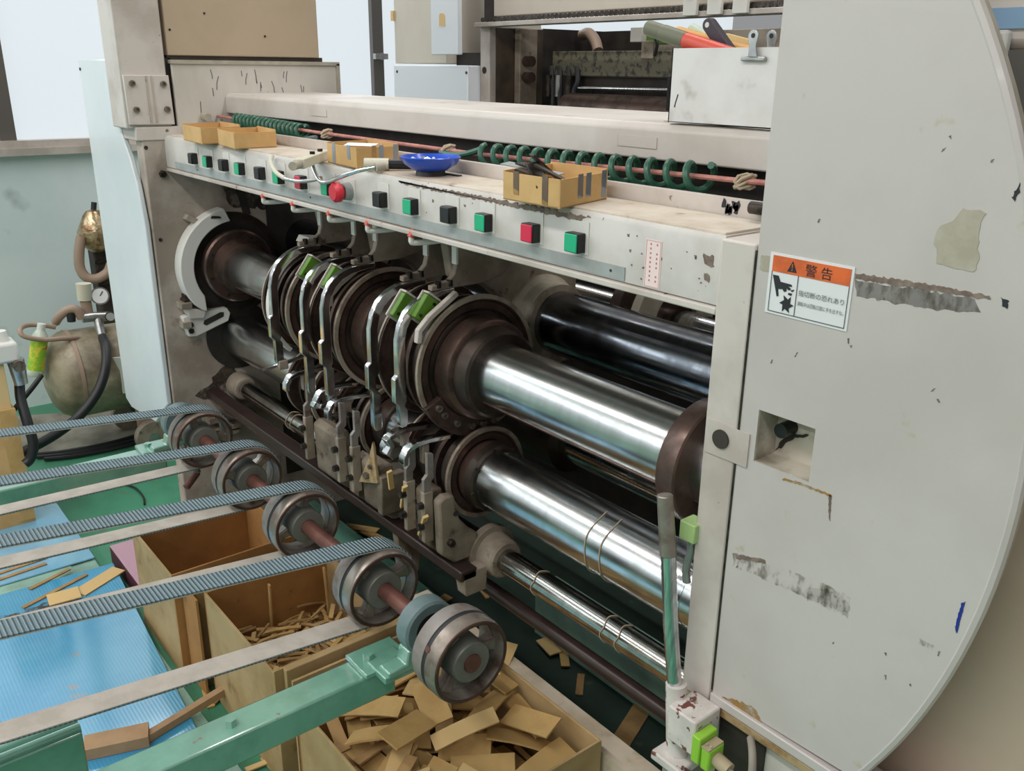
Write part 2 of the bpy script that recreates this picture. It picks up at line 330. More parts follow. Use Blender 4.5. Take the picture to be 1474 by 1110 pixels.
# brackets with bolts low on the inner face
for k in range(7):
    y = .935+rs.uniform(0, .02); z = .905-.02*k+rs.uniform(-.004, .004)
    if k in (0, 1, 3, 5, 6): bolt((FX, y, z), (1, 0, 0), .010, .03+.01*rs.random(), 'bolt', sf)
MB().box(FX, FX+.05, .92, .955, .865, .885).build('clamp_block', 'paint_dirty', sf, .002)
MB().box(FX, FX+.04, .92, .95, .80, .82).build('clamp_block', 'paint_dirty', sf, .002)
for k in range(5):
    y = rs.uniform(.96, 1.04); z = rs.uniform(.40, .50)
    B(FX, FX+.05, y, y+.05, z, z+.022).build('clamp_block', 'cast_lower', sf, .002)
# big sheet cover beside the frame (front facing)
cv = MB().prism([(-3.36, .42), (-3.30, .40), (-3.02, .43), (-2.868, .54), (-2.868, 1.13), (-2.895, 1.25), (-2.935, 1.33), (-2.985, 1.395), (-2.985, 1.615), (-3.36, 1.615)], 'XZ', .855, .872)
cv.build('cover_sheet', 'cover_blue', sf, .004)
MB().cyl((-3.345, .856, 1.585), (-3.345, .852, 1.585), .005, n=10).build('rivet', 'bolt', sf)
# crescent guard
cg = thing('crescent_guard', (FX+.05, .93, .95), 'cream crescent shaped guard curving round the end of the upper shaft', 'guard')
MB().prism(arc(1.12, .984, .192, 100, 214, 26)+[(.985, .855), (1.0, .85)]+arc(1.12, .984, .148, 214, 96, 26), 'YZ', FX+.0, FX+.055).build('guard_arc', 'plate_white', cg, .003)
MB().prism([(.935, .87), (1.0, .85), (.99, .825), (.945, .83)], 'YZ', FX, FX+.045).build('guard_foot', 'paint', cg, .003)
MB().prism([(.98, 1.16), (1.03, 1.13), (1.02, 1.115), (.97, 1.145)], 'YZ', FX, FX+.03).build('guard_tab', 'paint_dirty', cg, .002)
MB().prism([(1.04, 1.145), (1.075, 1.143), (1.07, 1.150), (1.045, 1.153)], 'YZ', FX+.054, FX+.0565).build('slot', 'dark_interior', cg)
sb_ = thing('slotted_bracket', (FX+.03, .95, .80), 'cream bracket plate with a long slot below the crescent guard', 'bracket')
MB().prism([(.925, .835), (.97, .845), (1.075, .845), (1.085, .825), (1.075, .80), (.965, .765), (.94, .768)], 'YZ', FX, FX+.03).build('bracket_plate', 'plate_white', sb_, .003)
MB().prism([(.99, .803), (1.0, .797), (1.06, .818), (1.062, .832), (1.05, .834), (.995, .815)], 'YZ', FX+.03, FX+.0315).build('slot', 'dark_interior', sb_)
# beige upper cover
uc = thing('upper_cover', (-3.1, 1.2, 1.62), 'tan sheet metal cover standing above the scribbled side plate', 'machine cover')
MB().box(-3.3, FX-.015, .985, 1.487, 1.628, 2.6).build('cover_box', 'beige', uc, .003)
MB().box(-3.28, FX-.02, .985, 1.50, 1.615, 1.629).build('seam', 'dark_interior', uc)
for y, z in ((1.0, 1.70), (1.11, 1.75), (1.30, 1.69)): MB().cyl((FX-.016, y, z), (FX-.013, y, z), .0035, n=8).build('screw', 'bolt', uc)
# ================================================================ near side frame with rounded cover
PY = .935
nf = thing('side_frame', (-.6, 1.1, 0), 'near side frame with large off-white curved cover and warning label', 'machine frame')
MB().box(-.728, -.674, PY, 2.0, .70, 1.397).build('frame_post', 'paint', nf, .003)
MB().box(-.735, -.672, PY+.05, 2.0, 0, .70).build('frame_leg', 'paint_dirty', nf, .003)
# cover outline: vertical edge, arc (radius .95) at the far side
CX, CZ, CR = -1.265, 1.19, .94
arcp = [(CX+CR*cos(radians(a)), CZ+CR*sin(radians(a))) for a in [-31+ (31+50.5)*i/40 for i in range(41)]]
rx0, rx1, rz0, rz1 = -.643, -.559, 1.113, 1.186      # recess
outer = [(-.670, .727)]+arcp+[(-.670, 2.05)]
outer = [(x, max(z, .727)) for x, z in outer]
outer = [p for i, p in enumerate(outer) if i == 0 or (abs(p[0]-outer[i-1][0])+abs(p[1]-outer[i-1][1])) > 1e-4]
# front sheet with a real hole for the recess: four pieces joined round it
def strip(poly): return MB().prism(poly, 'XZ', PY, PY+.03)
e1 = [p for p in outer if p[1] >= rz1]; e2 = [p for p in outer if p[1] <= rz0 and p[0] > -.66]; mid = [p for p in outer if rz0 < p[1] < rz1]
def xa(z): return CX+math.sqrt(CR*CR-(z-CZ)**2)
cvm = MB()
cvm.prism([(-.670, rz1), (xa(rz1), rz1)]+[p for p in arcp if p[1] > rz1+1e-3]+[(-.670, 1.9165)], 'XZ', PY, PY+.03)
cvm.prism([(-.670, .727)]+[p for p in arcp if .727 < p[1] < rz0-1e-3]+[(xa(rz0), rz0), (-.670, rz0)], 'XZ', PY, PY+.03)
cvm.prism([(-.670, rz0), (rx0, rz0), (rx0, rz1), (-.670, rz1)], 'XZ', PY, PY+.03)
cvm.prism([(rx1, rz0), (xa(rz0), rz0)]+[p for p in arcp if rz0 < p[1] < rz1]+[(xa(rz1), rz1), (rx1, rz1)], 'XZ', PY, PY+.03)
cover = cvm.build('curved_cover', 'panel', nf)
rim = MB().tube([(CX+(CR+.002)*cos(radians(a)), PY+.006, CZ+(CR+.002)*sin(radians(a))) for a in range(-29, 60, 2)], .007, 8).build('rolled_edge', 'panel', nf)
edge = MB().prism([(x, z) for x, z in [(CX+(CR+.004)*cos(radians(a)), CZ+(CR+.004)*sin(radians(a))) for a in range(-29, 60, 2)]]+[(x, z) for x, z in [(CX+(CR-.012)*cos(radians(a)), CZ+(CR-.012)*sin(radians(a))) for a in range(58, -30, -2)]], 'XZ', PY+.012, PY+.028).build('cover_flange', 'peel', nf)
rc = MB().box(rx0-.004, rx0+.0006, PY+.002, PY+.05, rz0, rz1).box(rx1-.0006, rx1+.004, PY+.002, PY+.05, rz0, rz1).box(rx0, rx1, PY+.002, PY+.05, rz1-.0006, rz1+.004).box(rx0, rx1, PY+.002, PY+.05, rz0-.004, rz0+.0006).box(rx0-.004, rx1+.004, PY+.045, PY+.052, rz0-.004, rz1+.004).build('recess_box', 'recess', nf)
MB().cyl((rx0+.022, PY+.046, 1.158), (rx0+.022, PY+.02, 1.158), .010, n=14).build('knob', 'black_plastic', rc)
MB().prism(ragged([(rx0+.002, 1.118), (rx0+.02, 1.15), (rx0+.05, 1.155), (rx0+.03, 1.145)], .002), 'XZ', PY+.0435, PY+.045).build('grease_shade_patch', 'dark_interior', rc)
# plate with hole that spans the seam
MB().prism([(-.724, 1.10), (-.652, 1.10), (-.652, 1.148), (-.70, 1.15), (-.724, 1.15)], 'XZ', PY-.002, PY).build('patch_plate', 'paint', nf)
MB().cyl((-.697, PY-.0045, 1.127), (-.697, PY-.0005, 1.127), .0135, n=20).build('bolt_hole', 'dark_interior', nf)
MB().prism(ribbon([(-.6715, 1.39), (-.671, 1.1), (-.6715, .9), (-.671, .73)], .0014), 'XZ', PY-.0012, PY+.002).build('seam', 'bolt', nf)
# bottom lip of the cover, rusty
MB().box(-.67, -.40, PY-.006, PY+.03, .712, .728).build('bottom_lip', 'panel', nf, .002)
MB().box(-.67, -.40, PY-.004, PY+.03, .696, .711).build('bottom_lip', 'rust_solid', nf, .002)
MB().box(-.735, -.672, PY-.004, PY+.02, .685, .70).build('post_base', 'rust_solid', nf, .002)
MB().box(-.672, -.30, PY+.01, PY+.09, .30, .695).build('lower_cover', 'paint', nf, .003)
B(-.655, -.575, PY+.005, PY+.012, .585, .69).build('lower_opening', 'dark_interior', nf)
def marks(poly, mat, name, amp=.0015, parent=nf, y=PY, th=.0006):
    return MB().prism(ragged(poly, amp), 'XZ', y-th, y).build(name, mat, parent)
def pxz(*q): return [(lambda p: (p.x, p.z))(at(a, b, Y=PY)) for a, b in q]
marks(pxz((1352, 330), (1376, 312), (1384, 302), (1418, 306), (1412, 335), (1406, 390), (1378, 386), (1348, 380), (1345, 352)), 'peel', 'peeled_paint', .0022)
marks(pxz((1232, 393), (1330, 408), (1425, 426), (1428, 432), (1330, 417), (1232, 402)), 'chip', 'scrape_mark', .0012)
marks(pxz((1230, 402), (1320, 416), (1400, 430), (1415, 450), (1330, 445), (1232, 425)), 'smear', 'scrape_mark', .002, th=.0004)
marks(pxz((1440, 428), (1453, 432), (1450, 444), (1443, 440)), 'ink', 'scuff_mark', .001)
marks(pxz((1056, 797), (1100, 806), (1140, 822), (1224, 858), (1222, 890), (1140, 850), (1056, 815)), 'smear', 'scrape_mark', .0022, th=.0004)
marks(pxz((1160, 845), (1190, 848), (1222, 868), (1220, 884), (1162, 864)), 'smear', 'scrape_mark', .002)
marks(pxz((1060, 798), (1100, 805), (1102, 811), (1060, 804)), 'chip', 'scrape_mark', .001)
marks(pxz((1325, 920), (1345, 930), (1343, 936), (1322, 926)), 'smear', 'scuff_mark', .001)
marks(pxz((1384, 868), (1390, 866), (1381, 900), (1377, 912), (1375, 902)), 'blue_ink', 'ink_mark', .0006)
marks(pxz((1456, 285), (1466, 266), (1470, 262), (1468, 278), (1460, 290)), 'ink', 'scuff_mark', .001)
for q in ((1367, 196), (1360, 214), (1430, 230), (1180, 316), (1352, 938), (1221, 488), (1225, 498), (1112, 518), (1148, 508), (1200, 925), (1275, 972), (1062, 815), (1275, 940), (1310, 985), (1345, 560), (1350, 575)):
    p = pxz(q)[0]; l = random.uniform(.0015, .007); sx_ = random.uniform(-.8, .8)
    marks([(p[0]-.0012, p[1]), (p[0]+.0010, p[1]+.001), (p[0]+.0006+l*sx_, p[1]-l), (p[0]+l*sx_-.0006, p[1]-l)], 'chip', 'scuff_mark', .0005)
marks(pxz((1040, 1003), (1065, 1010), (1085, 1018), (1092, 1030), (1100, 1052), (1060, 1030)), 'rust_stain', 'rust_mark', .002)
marks(pxz((1127, 688), (1150, 694), (1197, 712), (1197, 715), (1150, 698), (1127, 691)), 'rust_stain', 'rust_mark', .0008)
marks(pxz((1193, 712), (1197, 714), (1195, 750), (1193, 745)), 'chip', 'rust_mark', .0006)
marks(pxz((1096, 368), (1112, 369), (1110, 392), (1094, 388)), 'peel', 'tape_residue', .001)
# ---- warning label
lx0, lx1, lz0, lz1 = -.650, -.536, 1.316, 1.392
lab = MB().box(lx0, lx1, PY-.0012, PY, lz0, lz1).build('warning_label', 'label_white', nf); lab['label'] = 'orange and white warning label with cut hand symbol'
LY = PY-.0016
def LP(u, v): return (lx0+(lx1-lx0)*u, lz1-(lz1-lz0)*v)
def lpoly(pts, mat, name): return MB().prism([LP(*p) for p in pts], 'XZ', LY-.0002, PY-.0011).build(name, mat, lab)
lpoly([(.04, .04), (.97, .04), (.97, .30), (.04, .30)], 'label_orange', 'orange_band')
LY -= .0003
for a, b, c, d in ((.04, .30, .045, .96), (.965, .30, .97, .96), (.04, .95, .97, .96), (.37, .30, .376, .96)): lpoly([(a, b), (c, b), (c, d), (a, d)], 'ink_gray', 'border_line')
lpoly([(.29, .08), (.35, .26), (.23, .26)], 'ink', 'warning_triangle')
LY -= .0002; lpoly([(.283, .13), (.297, .13), (.293, .20), (.287, .20)], 'label_orange', 'exclamation_mark'); lpoly([(.285, .215), (.295, .215), (.295, .24), (.285, .24)], 'label_orange', 'exclamation_mark'); LY += .0002
lpoly([(.06, .36), (.13, .36), (.16, .45), (.30, .46), (.31, .49), (.26, .50), (.30, .53), (.28, .56), (.24, .53), (.25, .58), (.22, .60), (.20, .56), (.14, .57), (.155, .68), (.135, .70)], 'ink', 'hand_symbol')
lpoly([(.30, .55), (.34, .53), (.33, .565), (.31, .57)], 'ink', 'cut_finger'); lpoly([(.275, .60), (.32, .60), (.31, .64), (.275, .63)], 'ink', 'cut_finger')
gear = []
for k in range(12):
    a = 2*pi*k/12; r = (.16 if k % 2 == 0 else .085); gear.append((.265+r*.55*cos(a+.3*(k % 2)), .79+r*.95*sin(a+.3*(k % 2))))
lpoly(gear, 'ink', 'cutter_symbol')
lo_ = Vector((0, LY-.0004, 0)); dx = Vector((1, 0, 0)); dz = Vector((0, 0, 1))
def ltxt(s, u, v, size, w, mat): 
    p = LP(u, v); text_mesh('printed_text', s, size, (p[0], LY-.0004, p[1]), dx, dz, mat, lab, w)
ltxt('警 告', .45, .255, .0155, .036, 'ink')
ltxt('指切断の恐れあり', .40, .60, .0078, .061, 'ink_gray')
ltxt('運転中は回転刃面に手を出すな。', .40, .76, .0058, .062, 'ink_gray')
# ================================================================ cross beam
bm_ = thing('cross_beam', (-1.8, 1.2, 1.43), 'long light grey painted cross beam behind the console', 'beam')
BY = 1.145
MB().prism([(BY, 1.460), (BY, 1.508), (BY+.010, 1.519), (BY+.30, 1.521), (BY+.30, 1.460)], 'YZ', FX, -.67).build('beam_body', 'beam', bm_, .003)
for x in (-2.28, -1.13):
    MB().box(x, x+.09, BY-.0012, BY+.002, 1.478, 1.496).build('stamped_plate', 'beam', bm_)
    MB().box(x, x+.09, BY-.0014, BY+.001, 1.4775, 1.4785).box(x, x+.001, BY-.0014, BY+.001, 1.478, 1.496).build('plate_edge', 'peel', bm_)
MB().prism(ragged([(-1.06, 1.18), (-1.00, 1.175), (-.985, 1.20), (-1.05, 1.205)], .003), 'XY', 1.519, 1.5215).build('grease_shade_patch', 'peel', bm_)
bk_ = thing('back_plate', (-1.8, 1.1, 1.3), 'grey sheet rising behind the console lid under the hose', 'plate')
MB().box(FX, -.67, 1.0755, 1.084, 1.395, 1.427).build('sheet', 'paint', bk_, .001)
for k in range(9):
    p = at(1053+random.uniform(-10, 12), 297+random.uniform(-8, 18), Y=1.078)
    MB().prism(ragged([(p.x-.004, p.z-.006), (p.x+.004, p.z-.004), (p.x+.003, p.z+.006), (p.x-.002, p.z+.006)], .002), 'XZ', 1.0747, 1.0756).build('paint_chip', 'ink', bk_)
MB().box(FX, -.67, 1.19, 1.20, 1.395, 1.462).build('gap_shade_sheet', 'dark_interior', bk_)  # added dark sheet, fills the gap under the beam with shade
MB().cyl((-.78, 1.062, 1.42), (-.69, 1.062, 1.42), .009, n=14).build('stub_pin', 'bolt', bk_)
# ================================================================ shafts and rollers
UY, UZ, UR = 1.12, .984, .070
LZ_ = .737; LR_ = .068
XR = -.70
def roller(name, loc, label, parts):
    t = thing(name, loc, label, 'roller'); return t
us = thing('slotter_shaft', (-1.8, UY, UZ), 'thick polished steel upper shaft carrying the three large slotting heads', 'roller')
MB().cyl((FX, UY, UZ), (XR, UY, UZ), UR, n=64).build('shaft_body', 'shaft', us)
MB().box(-2.72, XR, UY-.012, UY+.012, UZ-.0712, UZ-.066, Matrix.Translation((0, UY, UZ)) @ Matrix.Rotation(radians(-38), 4, 'X') @ Matrix.Translation((0, -UY, -UZ))).build('keyway', 'brown_steel', us)
MB().lathe((FX, UY, UZ), [(.004, .05), (.03, .118), (.055, .118), (.06, .112), (.06, .09), (.09, .082), (.12, .078), (.12, .05)], 48).build('end_flange', 'brown_steel', us)
for k in range(8):
    a = 2*pi*k/8+.3; MB().cyl((FX+.058, UY+.1*cos(a), UZ+.1*sin(a)), (FX+.062, UY+.1*cos(a), UZ+.1*sin(a)), .006, n=8).build('bolt', 'bolt', us)
col_ = MB().lathe((-.88, UY, UZ), [(0, UR), (0, .106), (.003, .108), (.037, .108), (.04, .105), (.04, UR)], 64).build('end_collar', 'brown_steel', us)
a_ = radians(203); MB().cyl((-.86, UY+.1085*cos(a_), UZ+.1085*sin(a_)), (-.86, UY+.09*cos(a_), UZ+.09*sin(a_)), .0085, n=16).build('set_screw_hole', 'dark_interior', col_)
MB().box(-.745, -.71, .99, 1.02, .955, .99).build('sensor_foot', 'lime_dusty', us)
ls = thing('slotter_shaft', (-1.8, UY, LZ_), 'polished steel lower shaft directly under the upper slotting shaft', 'roller')
MB().cyl((FX, UY, LZ_), (XR, UY, LZ_), LR_, n=64).build('shaft_body', 'shaft', ls)
MB().cyl((-.86, UY, LZ_), (-.84, UY, LZ_), LR_+.001, n=48).build('wire_ring', 'chrome', ls)
for x in (-1.075, -1.035):
    MB().tube([(x+.002*sin(i*.7), UY+(LR_+.0012)*cos(radians(a)), LZ_+(LR_+.0012)*sin(radians(a))) for i, a in enumerate(range(100, 250, 8))], .0011, 5).build('wire_loop', 'cord_tan', ls)
sr = thing('feed_roller', (-1.8, 1.10, .564), 'slim chrome roller below the lower shaft with twine wound on it', 'roller')
MB().cyl((FX, 1.10, .564), (XR, 1.10, .564), .0275, n=40).build('roller_body', 'shaft_small', sr)
MB().lathe((FX, 1.10, .564), [(0, .02), (0, .045), (.06, .04), (.065, .035), (.065, .02)], 24).build('end_collar', 'cast', sr)
MB().lathe((-1.44, 1.10, .564), [(.0, .02), (.0, .062), (.02, .062), (.022, .05), (.065, .045), (.07, .04), (.07, .02)], 32).build('bearing', 'cast', sr)
for x in (-2.43, -2.40, -1.25, -1.04, -1.0):
    MB().tube([(x+.003*sin(i*.9), 1.10+.029*cos(radians(a)), .564+.029*sin(radians(a))) for i, a in enumerate(range(40, 260, 12))], .0012, 5).build('wire_loop', 'cord_tan', sr)
BRY, BRZ = 1.385, 1.032
br = thing('black_roller', (-1.8, BRY, BRZ), 'glossy black coated roller behind the upper shaft under the console', 'roller')
MB().cyl((FX, BRY, BRZ), (XR, BRY, BRZ), .0748, n=56).build('roller_body', 'roller_black', br)
MB().lathe((-1.60, BRY, BRZ), [(-.03, .0745), (-.03, .105), (.01, .105), (.02, .094), (.05, .092), (.055, .087), (.055, .0745)], 48).build('bearing_ring', 'peel', br)
MB().lathe((-1.545, BRY, BRZ), [(0, .0745), (0, .090), (.008, .090), (.008, .0745)], 48).build('bearing_lip', 'rim_bright', br)
s2 = thing('back_roller', (-1.8, 1.62, 1.03), 'bright steel roller at the back seen over the black roller', 'roller')
MB().cyl((FX, 1.62, 1.03), (XR, 1.62, 1.03), .033, n=40).build('roller_body', 'chrome', s2)
MB().lathe((-1.42, 1.62, 1.03), [(-.05, .02), (-.05, .14), (-.01, .15), (0, .11), (.03, .10), (.03, .02)], 40).build('creaser_disc', 'brown_steel', s2)
MB().lathe((-1.40, 1.62, 1.03), [(0, .075), (0, .14), (.025, .14), (.025, .075)], 40).build('creaser_flange', 'peel', s2)
s3 = thing('lower_back_roller', (-1.8, 1.42, .70), 'dark steel roller behind the lower slotting shaft', 'roller')
MB().cyl((FX, 1.42, .735), (XR, 1.42, .735), .06, n=48).build('roller_body', 'chrome', s3)
MB().cyl((FX, 1.42, .735), (-1.5, 1.42, .735), .09, n=40).build('roller_sleeve', 'dark_steel', s3)
s4 = thing('lower_back_roller', (-1.8, 1.34, .845), 'thin bright guide rod between the upper and lower shafts', 'rod')
MB().cyl((FX, 1.34, .845), (XR, 1.34, .845), .018, n=24).build('rod_body', 'chrome', s4)
pp = thing('tie_pipe', (-1.8, 1.12, .44), 'dark brown tie pipe running low under the rollers', 'pipe')
MB().cyl((FX, 1.12, .442), (XR-.02, 1.12, .442), .0165, n=24).build('pipe_body', 'pipe_brown', pp)
MB().cyl((FX, 1.12, .442), (FX+.02, 1.12, .442), .03, n=20).build('pipe_flange', 'cast_lower', pp)
# ================================================================ slotting heads
def head(x0, x1, c, R, label, last=False, low=False, dirr=1):
    t = thing('slotting_head', ((x0+x1)/2, c[0], c[1]), label, 'slotting head', 'slotting heads on the '+('lower' if low else 'upper')+' shaft')
    r0 = LR_ if low else UR; w = x1-x0; fl_, co_ = (.028, .050) if low else (.048, .09)
    C = (0, c[0], c[1])
    MB().lathe(C, [(x0, r0), (x0, R-.006), (x0+.003, R-.002), (x0+.009, R-.002), (x0+.009, R-.012), (x0+.012, R-.012), (x0+.012, r0)], 72).build('knife_disc', 'brown_steel', t)
    MB().lathe(C, [(x0-.003, R-.010), (x0-.003, R), (x0+.003, R), (x0+.003, R-.010)], 72).build('rim', 'rim_bright', t)
    MB().lathe(C, [(x0+.012, r0), (x0+.012, R-.03), (x0+w*.3, R-.03), (x0+w*.3, R-.018), (x0+w*.3+.01, R-.018), (x0+w*.3+.01, R-.036), (x0+w*.6, R-.036), (x0+w*.6, r0)], 64).build('hub_body', 'dark_steel', t)
    MB().lathe(C, [(x0+w*.6, r0), (x0+w*.6, R-.012), (x0+w*.6+.012, R-.012), (x0+w*.6+.012, r0)], 72).build('spacer_disc', 'brown_steel', t)
    MB().lathe(C, [(x1-.016, R-.03), (x1-.016, R-.004), (x1-.010, R), (x1-.006, R), (x1, R-.005), (x1, R-.012), (x1-.004, R-.016), (x1-.004, R-.03)], 72).build('knife_disc', 'brown_steel', t)
    MB().lathe(C, [(x1-.006, R-.009), (x1-.006, R+.0005), (x1+.002, R+.0005), (x1+.002, R-.009)], 72).build('rim', 'rim_bright', t)
    MB().lathe(C, [(x1-.05, r0), (x1-.05, R-.02), (x1-.008, R-.02), (x1-.008, R-.034), (x1-.002, R-.036), (x1-.002, R-.05), (x1+.012, R-.05), (x1+.012, r0)], 64).build('face_plate', 'dark_steel', t)
    MB().lathe(C, [(x1, r0), (x1, R-.032 if low else R-.044), (x1+.006, R-.03 if low else R-.042), (x1+fl_-.003, R-.032 if low else R-.046), (x1+fl_, R-.036 if low else R-.05), (x1+fl_, r0)], 64).build('flange', 'brown_steel', t)
    cl = MB().lathe(C, [(x1+fl_-.003, r0), (x1+fl_-.003, max(R-.058, r0+.012)), (x1+co_-.005, max(R-.062, r0+.010)), (x1+co_, max(R-.068, r0+.005)), (x1+co_, r0)], 64).build('collar', 'dark_steel', t)
    for k in range(8):
        a = 2*pi*k/8+.2
        rb = r0+.006 if low else R-.075; p = Vector((x1+co_-.002, c[0]+rb*cos(a), c[1]+rb*sin(a))); MB().cyl(p, p+Vector((.004, 0, 0)), .0042, n=8).build('bolt', 'bolt', cl)
    return t
up_lab = 'dark brown slotting head with bright rimmed discs on the upper shaft'
head(-2.29, -2.14, (UY, UZ), .152, 'upper slotting head nearest the crescent guard, brown discs with bright rims')
head(-2.01, -1.87, (UY, UZ), .155, 'middle upper slotting head with bright rimmed brown discs')
h3 = head(-1.67, -1.505, (UY, UZ), .158, 'upper slotting head with knife segment, beside the long polished shaft section')
# knife segment on the last head
seg = MB().prism([(UY+r*cos(radians(a)), UZ+r*sin(radians(a))) for r, a in [(.160, 205+ i*6) for i in range(15)]]+[(UY+r*cos(radians(a)), UZ+r*sin(radians(a))) for r, a in [(.116, 289-i*6) for i in range(15)]], 'YZ', -1.508, -1.492).build('knife_segment', 'brown_steel', h3, .001)
for a in (212, 222, 240, 258, 272, 284):
    p = Vector((-1.492, UY+.135*cos(radians(a)), UZ+.135*sin(radians(a)))); bolt(p, (1, 0, 0), .0075, .008, 'bolt_light', seg, socket=True)
head(-2.275, -2.12, (UY, LZ_), .108, 'lower slotting head nearest the far frame, dark brown discs', low=True)
head(-1.995, -1.85, (UY, LZ_), .108, 'middle lower slotting head with dark brown discs', low=True)
head(-1.655, -1.474, (UY, LZ_), .108, 'lower slotting head beside the long lower shaft section', low=True)
# ================================================================ strippers hanging from yoke plates
def disc_stripper(x, low_end, label, cut):
    t = thing('disc_stripper', (x, 1.08, 1.15), label, 'stripper', 'chrome disc strippers')
    plate = [(1.098, 1.315), (1.096, 1.205), (1.090, 1.185), (1.076, 1.172), (1.03, 1.166), (1.03, 1.155), (1.16, 1.155), (1.215, 1.165), (1.255, 1.20), (1.30, 1.315)]
    MB().prism(plate, 'YZ', x-.012, x+.004).build('yoke_plate', 'cast', t, .002)
    MB().prism([(1.0935, 1.29), (1.0985, 1.29), (1.0985, 1.205), (1.0935, 1.205)], 'YZ', x-.0125, x+.0045).build('edge_strip', 'plate_white', t)
    front = [(1.088, 1.156), (1.05, 1.155), (1.015, 1.151), (.988, 1.141), (.963, 1.121), (.947, 1.094), (.939, 1.062), (.938, 1.02), (.938, .985), (.930, .978), (.930, .925), (.940, .915), (.940, low_end+.012), (.945, low_end)]
    back = [(.957, low_end), (.962, low_end+.01), (.962, .905), (.955, .915)]+([(.950, .925), (.950, .948), (.958, .955)] if cut else [(.960, .925), (.958, .95)])+[(.960, .972), (.960, 1.06), (.966, 1.085), (.979, 1.107), (.999, 1.124), (1.022, 1.134), (1.055, 1.140), (1.088, 1.143)]
    MB().prism(front+back, 'YZ', x-.010, x+.006).build('stripper_bar', 'chrome_arm', t, .002)
    for y in (1.048, 1.078): bolt((x, y, 1.160), (0, 0, 1), .0075, .014, 'bolt', t)
    return t
for x, e, lb2, c in ((-2.165, .845, 'chrome disc stripper beside the cream hoop guard', 0), (-1.985, .815, 'chrome disc stripper with bluish sheen on the middle head, nearer the hoop guard', 1), (-1.880, .825, 'chrome disc stripper on the middle head beside the cream angled bar', 0), (-1.660, .82, 'chrome disc stripper with deep notch on the knife segment head', 1), (-1.548, .865, 'chrome disc stripper nearest the knife segment', 0)):
    disc_stripper(x, e, lb2, c)
# hoop guard by the first arm
hg = thing('hoop_guard', (-2.2, .97, .98), 'thin cream hoop curving round the discs behind the first stripper arm', 'guard')
MB().prism(arc(UY, UZ, .170, 92, 226, 30)+arc(UY, UZ, .158, 226, 92, 30), 'YZ', -2.225, -2.205).build('hoop', 'plate_white', hg, .001)
MB().prism([(1.05, 1.16), (1.12, 1.155), (1.12, 1.168), (1.06, 1.176)], 'YZ', -2.225, -2.165).build('hoop_foot', 'paint', hg, .001)
# main yokes (grey castings) carrying the rollers
def yoke(x, label):
    t = thing('carriage_yoke', (x, 1.3, 1.1), label, 'casting', 'grey carriage yokes')
    MB().prism([(1.10, 1.305)]+[(UY+.175*cos(radians(a)), UZ+.175*sin(radians(a))) for a in range(88, -29, -9)]+[(1.30, .90)]+[(BRY+.0755*cos(radians(a)), BRZ+.0755*sin(radians(a))) for a in range(-100, -461, -15)]+[(1.372, .90), (1.5, .90), (1.5, 1.305)], 'YZ', x-.035, x).build('casting', 'cast', t, .006)
    MB().lathe((x, 1.30, 1.29), [(0, .0), (0, .05), (.003, .05), (.003, 0.001)], 28).build('round_opening', 'dark_interior', t)
    MB().prism([(1.14, 1.30), (1.15, 1.30), (1.265, 1.165), (1.255, 1.16)], 'YZ', x, x+.018).build('rib', 'cast', t, .003)
    return t
yoke(-1.60, 'grey cast yoke between the black roller and the last upper slotting head')
yoke(-1.93, 'grey cast yoke behind the middle upper slotting head')
yoke(-2.20, 'grey cast yoke behind the upper slotting head by the crescent guard')
# green sensor blocks in cream brackets
for x, y, z in ((-2.11, 1.03, 1.105), (-1.945, 1.010, 1.111), (-1.61, .998, 1.112), (-1.535, 1.006, 1.123)):
    t = thing('sensor_block', (x, y, z), 'small green sensor block in a cream bracket above the slotting discs', 'sensor', 'green sensor blocks')
    R_ = Matrix.Translation((x, y, z)) @ Matrix.Rotation(radians(-38), 4, 'X')
    MB().box(-.008, .008, -.018, .018, -.028, .028, R_).build('block', 'green_block', t, .002)
    MB().box(-.014, -.009, -.022, .022, -.033, .033, R_).box(-.014, .010, -.020, .020, .029, .034, R_).build('bracket', 'paint', t, .002)
    for s in (-1, 1):
        MB().cyl(R_ @ Vector((.008, .008*s, .018*s)), R_ @ Vector((.010, .008*s, .018*s)), .0035, n=8).build('screw', 'bolt', t)
# crosswise cream bar brackets
for x in (-1.90, -1.515):
    t = thing('bar_bracket', (x, 1.0, 1.1), 'slim cream angled bar beside a green sensor block', 'bracket', 'cream angled bars')
    MB().prism(ribbon([(1.07, 1.153), (1.0, 1.110), (.974, 1.086), (.971, 1.060)], .006), 'YZ', x-.004, x+.010).build('bar', 'paint', t, .002)
